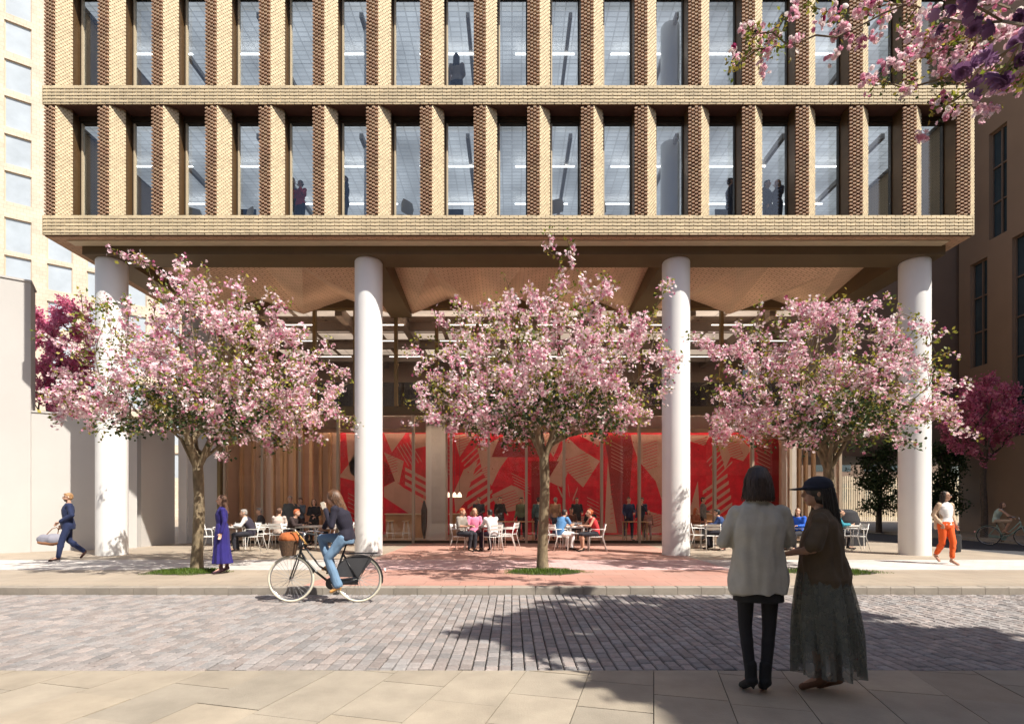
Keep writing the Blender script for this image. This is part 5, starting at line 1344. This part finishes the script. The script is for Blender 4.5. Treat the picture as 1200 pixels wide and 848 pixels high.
for px, Y, dg, lb in [(270, 16.3, 5, 'white table between the blue dress and the man in the waistcoat'), (325, 18.0, 0, 'white table behind the woman in the pale blouse'), (362, 16.8, 0, 'white table behind the bicycle handlebar'), (565, 16.9, 12, 'white table beside the man in the white shirt'), (674, 16.6, 8, 'white table between the man in blue and the woman in red'), (829, 17.3, 0, 'white table right of the third white column'), (921, 17.9, 0, 'white table in front of the diner in yellow, behind the coat'), (993, 17.2, 10, 'white table right of the capped woman')]:
    put(tb0, lb, px, Y, dg)

# ------------------------------------------------------------------ diners outside
SH = dict(v=.016, face=True)
dk = c3('dark_trousers', .02,.02,.03); shoe = c3('dark_shoes', .02,.015,.015)
def diner(label, px, Y, deg, cols, hair, female=False, J=SIT, h=1.72, z=SW, **k):
    rg = random.Random(int(px*7)); J = dict(J)
    for q in 'LR':
        if J.get('el'+q) == J2.get('el'+q) and J.get('chest') == J2.get('chest'):
            sx = 1 if q == 'L' else -1; m_ = rg.random()
            if m_ < .4: J['el'+q] = (sx*.215,.04,1.13); J['wr'+q] = (sx*(.2+rg.random()*.06), -.06-rg.random()*.08, .89)
            elif m_ < .6: J['el'+q] = (sx*.23,-.06,1.17); J['wr'+q] = (sx*.12,-.16,1.38)
            else: J['el'+q] = (sx*.22,-.02+rg.uniform(-.05,.05),1.15); J['wr'+q] = (sx*rg.uniform(.02,.2), -.24, 1.05+rg.random()*.12)
    if J.get('chest') == J2.get('chest') and rg.random() < .6: J['knL'] = (.10,-.09,.5); J['anL'] = (.12,-.02,.09); J['toeL'] = (.16,-.17,.03)
    top, bot = cols[:2]; kw = dict(v=.016, female=female, group=None, seed=px*.01); kw.update(k)
    sl = kw.pop('sleeve', 1.0); kk = kw.pop('len', 1.0)
    out = [('trousers', bot, dict(len=kk)), ('top', top, dict(sleeve=sl)), ('shoes', shoe)]
    t, H = person(label, at(px, Y, z), R(deg), h, J, out, hair, **kw)
    if len(cols) > 2: 
        b = MB(); b.rings(torso_rings(J, .026, -.07, female), 20); vox(b, .018, cols[2], 'waistcoat', t, 2, .006, 7, 1)
    return t, H
J2 = dict(STAND, elL=(.24,-.02,1.16), wrL=(.12,-.22,1.10), elR=(-.24,-.02,1.16), wrR=(-.12,-.22,1.08))
lean = dict(SIT, chest=(0,-.05,.86), neck=(0,-.12,1.02), head=(0,-.18,1.15), shL=(.175,-.10,.98), shR=(-.175,-.10,.98), elL=(.22,-.22,.77), elR=(-.22,-.22,.77), wrL=(.10,-.42,.78), wrR=(-.10,-.42,.78))
diner('grey-haired man in dark waistcoat and white sleeves seated facing left', 293, 15.95, -75, (M['white_shirt'], dk, c3('dark_waistcoat', .03,.025,.045)), ('short', 'grey'), J=lean)
diner('man in dark jacket seated behind the man in the waistcoat', 305, 18.4, -60, (c3('charcoal', .04,.04,.045), dk), ('short', 'grey'))
diner('woman in pale blouse seated with her back to the viewer left of the bicycle bag', 327, 16.9, 175, (c3('pale_blouse', .55,.45,.40), dk), ('bun', 'brown'), True)
diner('diner in dark jacket seated reaching right behind the bicycle bag', 342, 16.5, 80, (c3('dark_brown_jacket', .035,.02,.02), dk), ('short', 'red'), J=dict(lean, wrL=(.1,-.5,.84), elL=(.2,-.3,.80)), yaw=10)
J2 = dict(STAND, elL=(.24,-.02,1.16), wrL=(.12,-.22,1.10), elR=(-.24,-.02,1.16), wrR=(-.12,-.22,1.08))
diner('taller balding man in grey suit standing at the glass left of the bicycle rider', 340, 18.7, 30, (c3('grey_suit', .09,.10,.10), c3('grey_suit', .09,.10,.10)), ('short', 'grey'), J=J2)
diner('shorter companion in blue-grey jacket standing right of the man in the grey suit', 352, 19.0, -20, (c3('blue_grey', .12,.15,.18), dk), ('short', 'brown'), J=J2, h=1.66)
diner('woman in dark dress standing with a tray near the glass behind the rider', 368, 18.5, 10, (c3('black_dress', .018,.018,.02), c3('black_dress', .018,.018,.02)), ('bob', 'dark'), True, J=J2, h=1.60, hairlen=.1)
diner('red-haired man in grey patterned top seated facing right', 541, 16.05, 60, (c3('grey_pattern', .28,.25,.22), dk), ('short', 'red'), sleeve=.5)
diner('woman in pink top seated beside the red-haired man', 556, 16.5, 15, (c3('pink_top', .72,.22,.36), dk), ('bob', 'light'), True, hairlen=.1)
diner('man in white shirt and dark trousers seated with his back turned', 577, 15.8, -150, (M['white_shirt'], c3('purple_black', .03,.015,.04)), ('short', 'black'), J=lean)
diner('man in blue shirt and white trousers seated with his back turned', 657, 16.05, 130, (c3('blue_shirt', .10,.26,.52), M['white_shirt']), ('short', 'dark'), J=lean, sleeve=.3)
diner('red-haired woman in sleeveless red top and black skirt seated facing left', 697, 16.0, -80, (c3('red_top', .55,.035,.045), dk), ('bun', 'red'), True, J=lean, sleeve=0, len=.5)
diner('diner in dark blue jacket seated just left of the off-white coat', 847, 16.6, -120, (c3('dark_blue_jacket', .02,.05,.16), dk), ('short', 'black'), J=lean)
diner('small diner in red seated low beside the dark blue jacket', 857, 16.2, -80, (c3('bright_red', .60,.04,.03), c3('bright_red', .60,.04,.03)), ('cap', 'grey'), h=1.3)
diner('diner in bright yellow top leaning over the table between the two women', 925, 16.9, -85, (c3('yellow_top', .80,.58,.02), dk), ('short', 'black'), J=lean)
diner('diner in bright blue jacket seated right of the diner in yellow', 936, 16.4, -60, (c3('bright_blue', .02,.12,.62), dk), ('long', 'dark'), True, hairlen=.15, yaw=30)
diner('diner in teal seated behind the hair of the capped woman', 978, 16.9, 60, (c3('teal', .03,.25,.34), dk), ('short', 'dark'), J=lean)
# ---- people inside the cafe
Zi = SW+.012
ins = [('man in navy suit and white shirt standing in the cafe left of the third column', 737, 20.6, 5, (navy, navy), ('short','dark'), False, dict(WALK, elL=(.24,0,1.18), wrL=(.14,-.22,1.10))),
 ('person in camouflage green jacket standing inside by the red wall', 611, 21.2, -20, (c3('camouflage', .10,.12,.07), dk), ('short','black'), False, J2),
 ('man in dark blazer standing inside behind the woman in pink', 561, 20.6, 0, (c3('blazer', .03,.035,.05), dk), ('short','brown'), False, J2),
 ('waiter in black leaning over a counter inside behind the white shirt', 586, 20.8, 30, (c3('black_shirt', .02,.02,.022), dk), ('short','black'), False, J2),
 ('person in tan coat standing inside just right of the middle cherry trunk', 651, 21.0, 150, (c3('tan_coat', .38,.24,.15), c3('mid_blue', .05,.10,.2)), ('short','grey'), False, STAND),
 ('person in teal coat standing inside just left of the middle cherry trunk', 631, 21.0, 180, (c3('dull_teal', .05,.10,.11), dk), ('short','dark'), False, STAND),
 ('young man in dark suit standing inside above the table of the blue shirt', 676, 21.4, 10, (c3('suit_black', .02,.022,.03), dk), ('short','dark'), False, J2),
 ('woman in black seated inside behind the red-haired woman', 692, 19.95, -30, (c3('black_dress', .018,.018,.02), dk), ('long','brown'), True, SIT),
 ('man in brown seated inside left of the young man in the dark suit', 669, 20.2, 20, (c3('dull_brown', .10,.05,.035), dk), ('short','black'), False, SIT),
 ('man in navy coat inside right of the striding man in the suit', 752, 21.2, -40, (c3('navy_coat', .02,.03,.07), dk), ('short','dark'), False, J2),
 ('child in floral dress standing inside near the third column', 760, 20.4, -10, (c3('floral', .30,.14,.12), c3('floral', .30,.14,.12)), ('bob','dark'), True, STAND),
 ('man in grey jumper bending inside right of the third column', 824, 20.6, 60, (c3('grey_jumper', .14,.14,.14), dk), ('short','dark'), False, J2),
 ('person in rust top seated inside against the glass right of the third column', 815, 19.9, 40, (c3('rust', .35,.12,.06), dk), ('bob','red'), True, SIT)]
for lb, px, Y, dg, cols, hr, fem, J_ in ins:
    diner(lb, px, Y, dg, cols, hr, fem, J=J_, z=Zi, h=1.2 if 'child' in lb else 1.7)
def inner_table(px, Y, w_, label):
    t = thing('dining_table', label, 'table', at(px, Y, Zi)); b = MB(); b.cbox(-w_,w_,-.35,.35,.73,.76,.004); b.build('tabletop', M['oak'], t)
    for sx in (-1,1):
        for sy in (-1,1): b = MB(); b.box(sx*(w_-.06)-.025, sx*(w_-.06)+.025, sy*.28-.025, sy*.28+.025, 0, .73); b.build('leg', M['oak'], t)
inner_table(602, 20.4, .8, 'oak dining table inside beside the person in camouflage'); inner_table(684, 20.5, .7, 'oak dining table inside behind the table of the red top')
inner_table(744, 20.2, .45, 'small oak table inside beside the man in the navy suit'); inner_table(815, 21.0, .7, 'oak dining table inside right of the third column')
# closed dark parasol by the inner column
t = thing('parasol', 'closed black parasol standing by the wide inner column', 'parasol', at(497, 20.2, Zi))
b = MB(); b.rings([((0,0,.10), V((.03,0,0)), V((0,.03,0))), ((0,0,.5), V((.10,0,0)), V((0,.09,0))), ((0,0,1.2), V((.12,0,0)), V((0,.11,0))), ((0,0,1.55), V((.03,0,0)), V((0,.03,0)))], 14, fold=lambda k, a: 1+.12*math.sin(5*a)); b.build('canopy', M['black'], t)
b = MB(); b.tube((0,0,0), (0,0,1.75), .015); b.build('pole', M['oak'], t)
b = MB(); b.tube((0,0,0), (0,0,.05), .2, n=20); b.build('base', M['black'], t)
# dark curved booth beyond the right corner
t = thing('booth_seat', 'dark high-backed curved booth seat under the right cherry', 'booth seat', at(992, 18.6))
b = MB(); b.rings([((0,0,.0), V((.42,0,0)), V((0,.3,0))), ((0,0,.85), V((.45,0,0)), V((0,.32,0))), ((0,0,1.15), V((.34,0,0)), V((0,.26,0))), ((0,0,1.25), V((.15,0,0)), V((0,.14,0)))], 24); vox(b, .02, c3('booth_cloth', .022,.022,.028), 'backrest', t, 3)
b = MB(); b.cbox(-.35,.35,-.5,-.25,.0,.42,.02); b.build('seat', M['booth_cloth'], t)
# ---- people and furniture in the offices above
def off(lb, px, storey, Yo, deg, cols, hr, fem=False, J_=None, h=1.7):
    diner(lb, px, Yo, deg, cols, hr, fem, J=J_ or J2, z=STORE[storey]+.012, h=h)
dkc = c3('office_dark', .03,.035,.06)
off('person in dark coat standing in the lower office window left of the one in red', 343, 0, 15.1, 20, (dkc, dkc), ('short','grey'))
off('person in bright red coat with folded arms in the lower office window', 352, 0, 14.95, -20, (c3('office_red', .55,.02,.04), dkc), ('bun','dark'), True, h=1.55)
off('person in dark suit in the lower office window above the second white column', 404, 0, 15.0, -60, (dkc, dkc), ('short','brown'))
off('person in beige coat with a bag seen from behind in the upper office window', 535, 1, 14.95, 175, (c3('office_beige', .42,.35,.28), dkc), ('bob','black'), True)
off('person in pale blue shirt behind the beige coat in the upper office window', 526, 1, 15.6, 10, (c3('office_blue', .25,.35,.5), dkc), ('short','light'))
off('person in dark navy suit half hidden by a pier, lower office window at right', 856, 0, 15.1, 90, (dkc, dkc), ('short','dark'))
off('man in dark suit in the lower right office window, left of the blonde woman', 899, 0, 15.2, 40, (dkc, dkc), ('short','dark'))
off('blonde woman in dark dress facing left in the lower right office window', 911, 0, 15.0, -70, (dkc, dkc), ('bob','light'), True, h=1.6)
def office_chair(px, storey, label):
    t = thing('office_chair', label, 'chair', at(px, 15.0, STORE[storey]+.012), R(random.uniform(0, 360)), 'office chairs by the windows')
    b = MB(); b.rings([((0,0,.44), V((.2,0,0)), V((0,.2,0))), ((0,0,.47), V((.23,0,0)), V((0,.22,0))), ((0,0,.5), V((.21,0,0)), V((0,.2,0)))], 18); autosmooth(b.build('seat', M['cream_metal'], t))
    b = MB(); b.rings([((0,.2,.55), V((.2,0,0)), V((0,.02,0))), ((0,.24,.75), V((.23,0,0)), V((0,.022,0))), ((0,.25,.90), V((.17,0,0)), V((0,.02,0)))], 16); autosmooth(b.build('backrest', M['cream_metal'], t))
    for a in range(4): b = MB(); b.tube((0,0,.44), (math.cos(R(45+90*a))*.22, math.sin(R(45+90*a))*.22, 0), .012); b.build('leg', M['steel'], t)
for px, st, lb in ((227, 0, 'pale office chair in the third lower window from the left'), (283, 0, 'pale office chair in the fourth lower window from the left'), (165, 0, 'pale office chair in the second lower window from the left'), (471, 0, 'pale office chair in the seventh lower window from the left'), (655, 0, 'pale office chair in the tenth lower window from the left'), (713, 0, 'pale office chair in the eleventh lower window from the left')): office_chair(px, st, lb)
def desk(px, st, label):
    t = thing('desk', label, 'desk', at(px, 15.8, STORE[st]+.012), 0); b = MB(); b.cbox(-.5,.5,-.3,.3,.72,.745,.003); b.build('desktop', M['white_metal'], t)
    for sx in (-1,1): b = MB(); b.box(sx*.46-.02, sx*.46+.02, -.28, .28, 0, .72); b.build('leg', M['white_metal'], t)
    b = MB(); b.cbox(-.26,.26,-.02,.02,.86,1.2,.004); b.box(-.03,.03,-.015,.015,.746,.86); b.build('monitor', M['black'] if st == 0 else M['white_metal'], t)
desk(602, 1, 'white desk with pale screen in the upper window above the middle cherry'); desk(290, 0, 'desk with dark screen in the fourth lower window'); desk(533, 0, 'desk with dark screen in the eighth lower window'); desk(848, 0, 'desk with dark screen in the thirteenth lower window')

bpy.data.scenes.remove(WK)
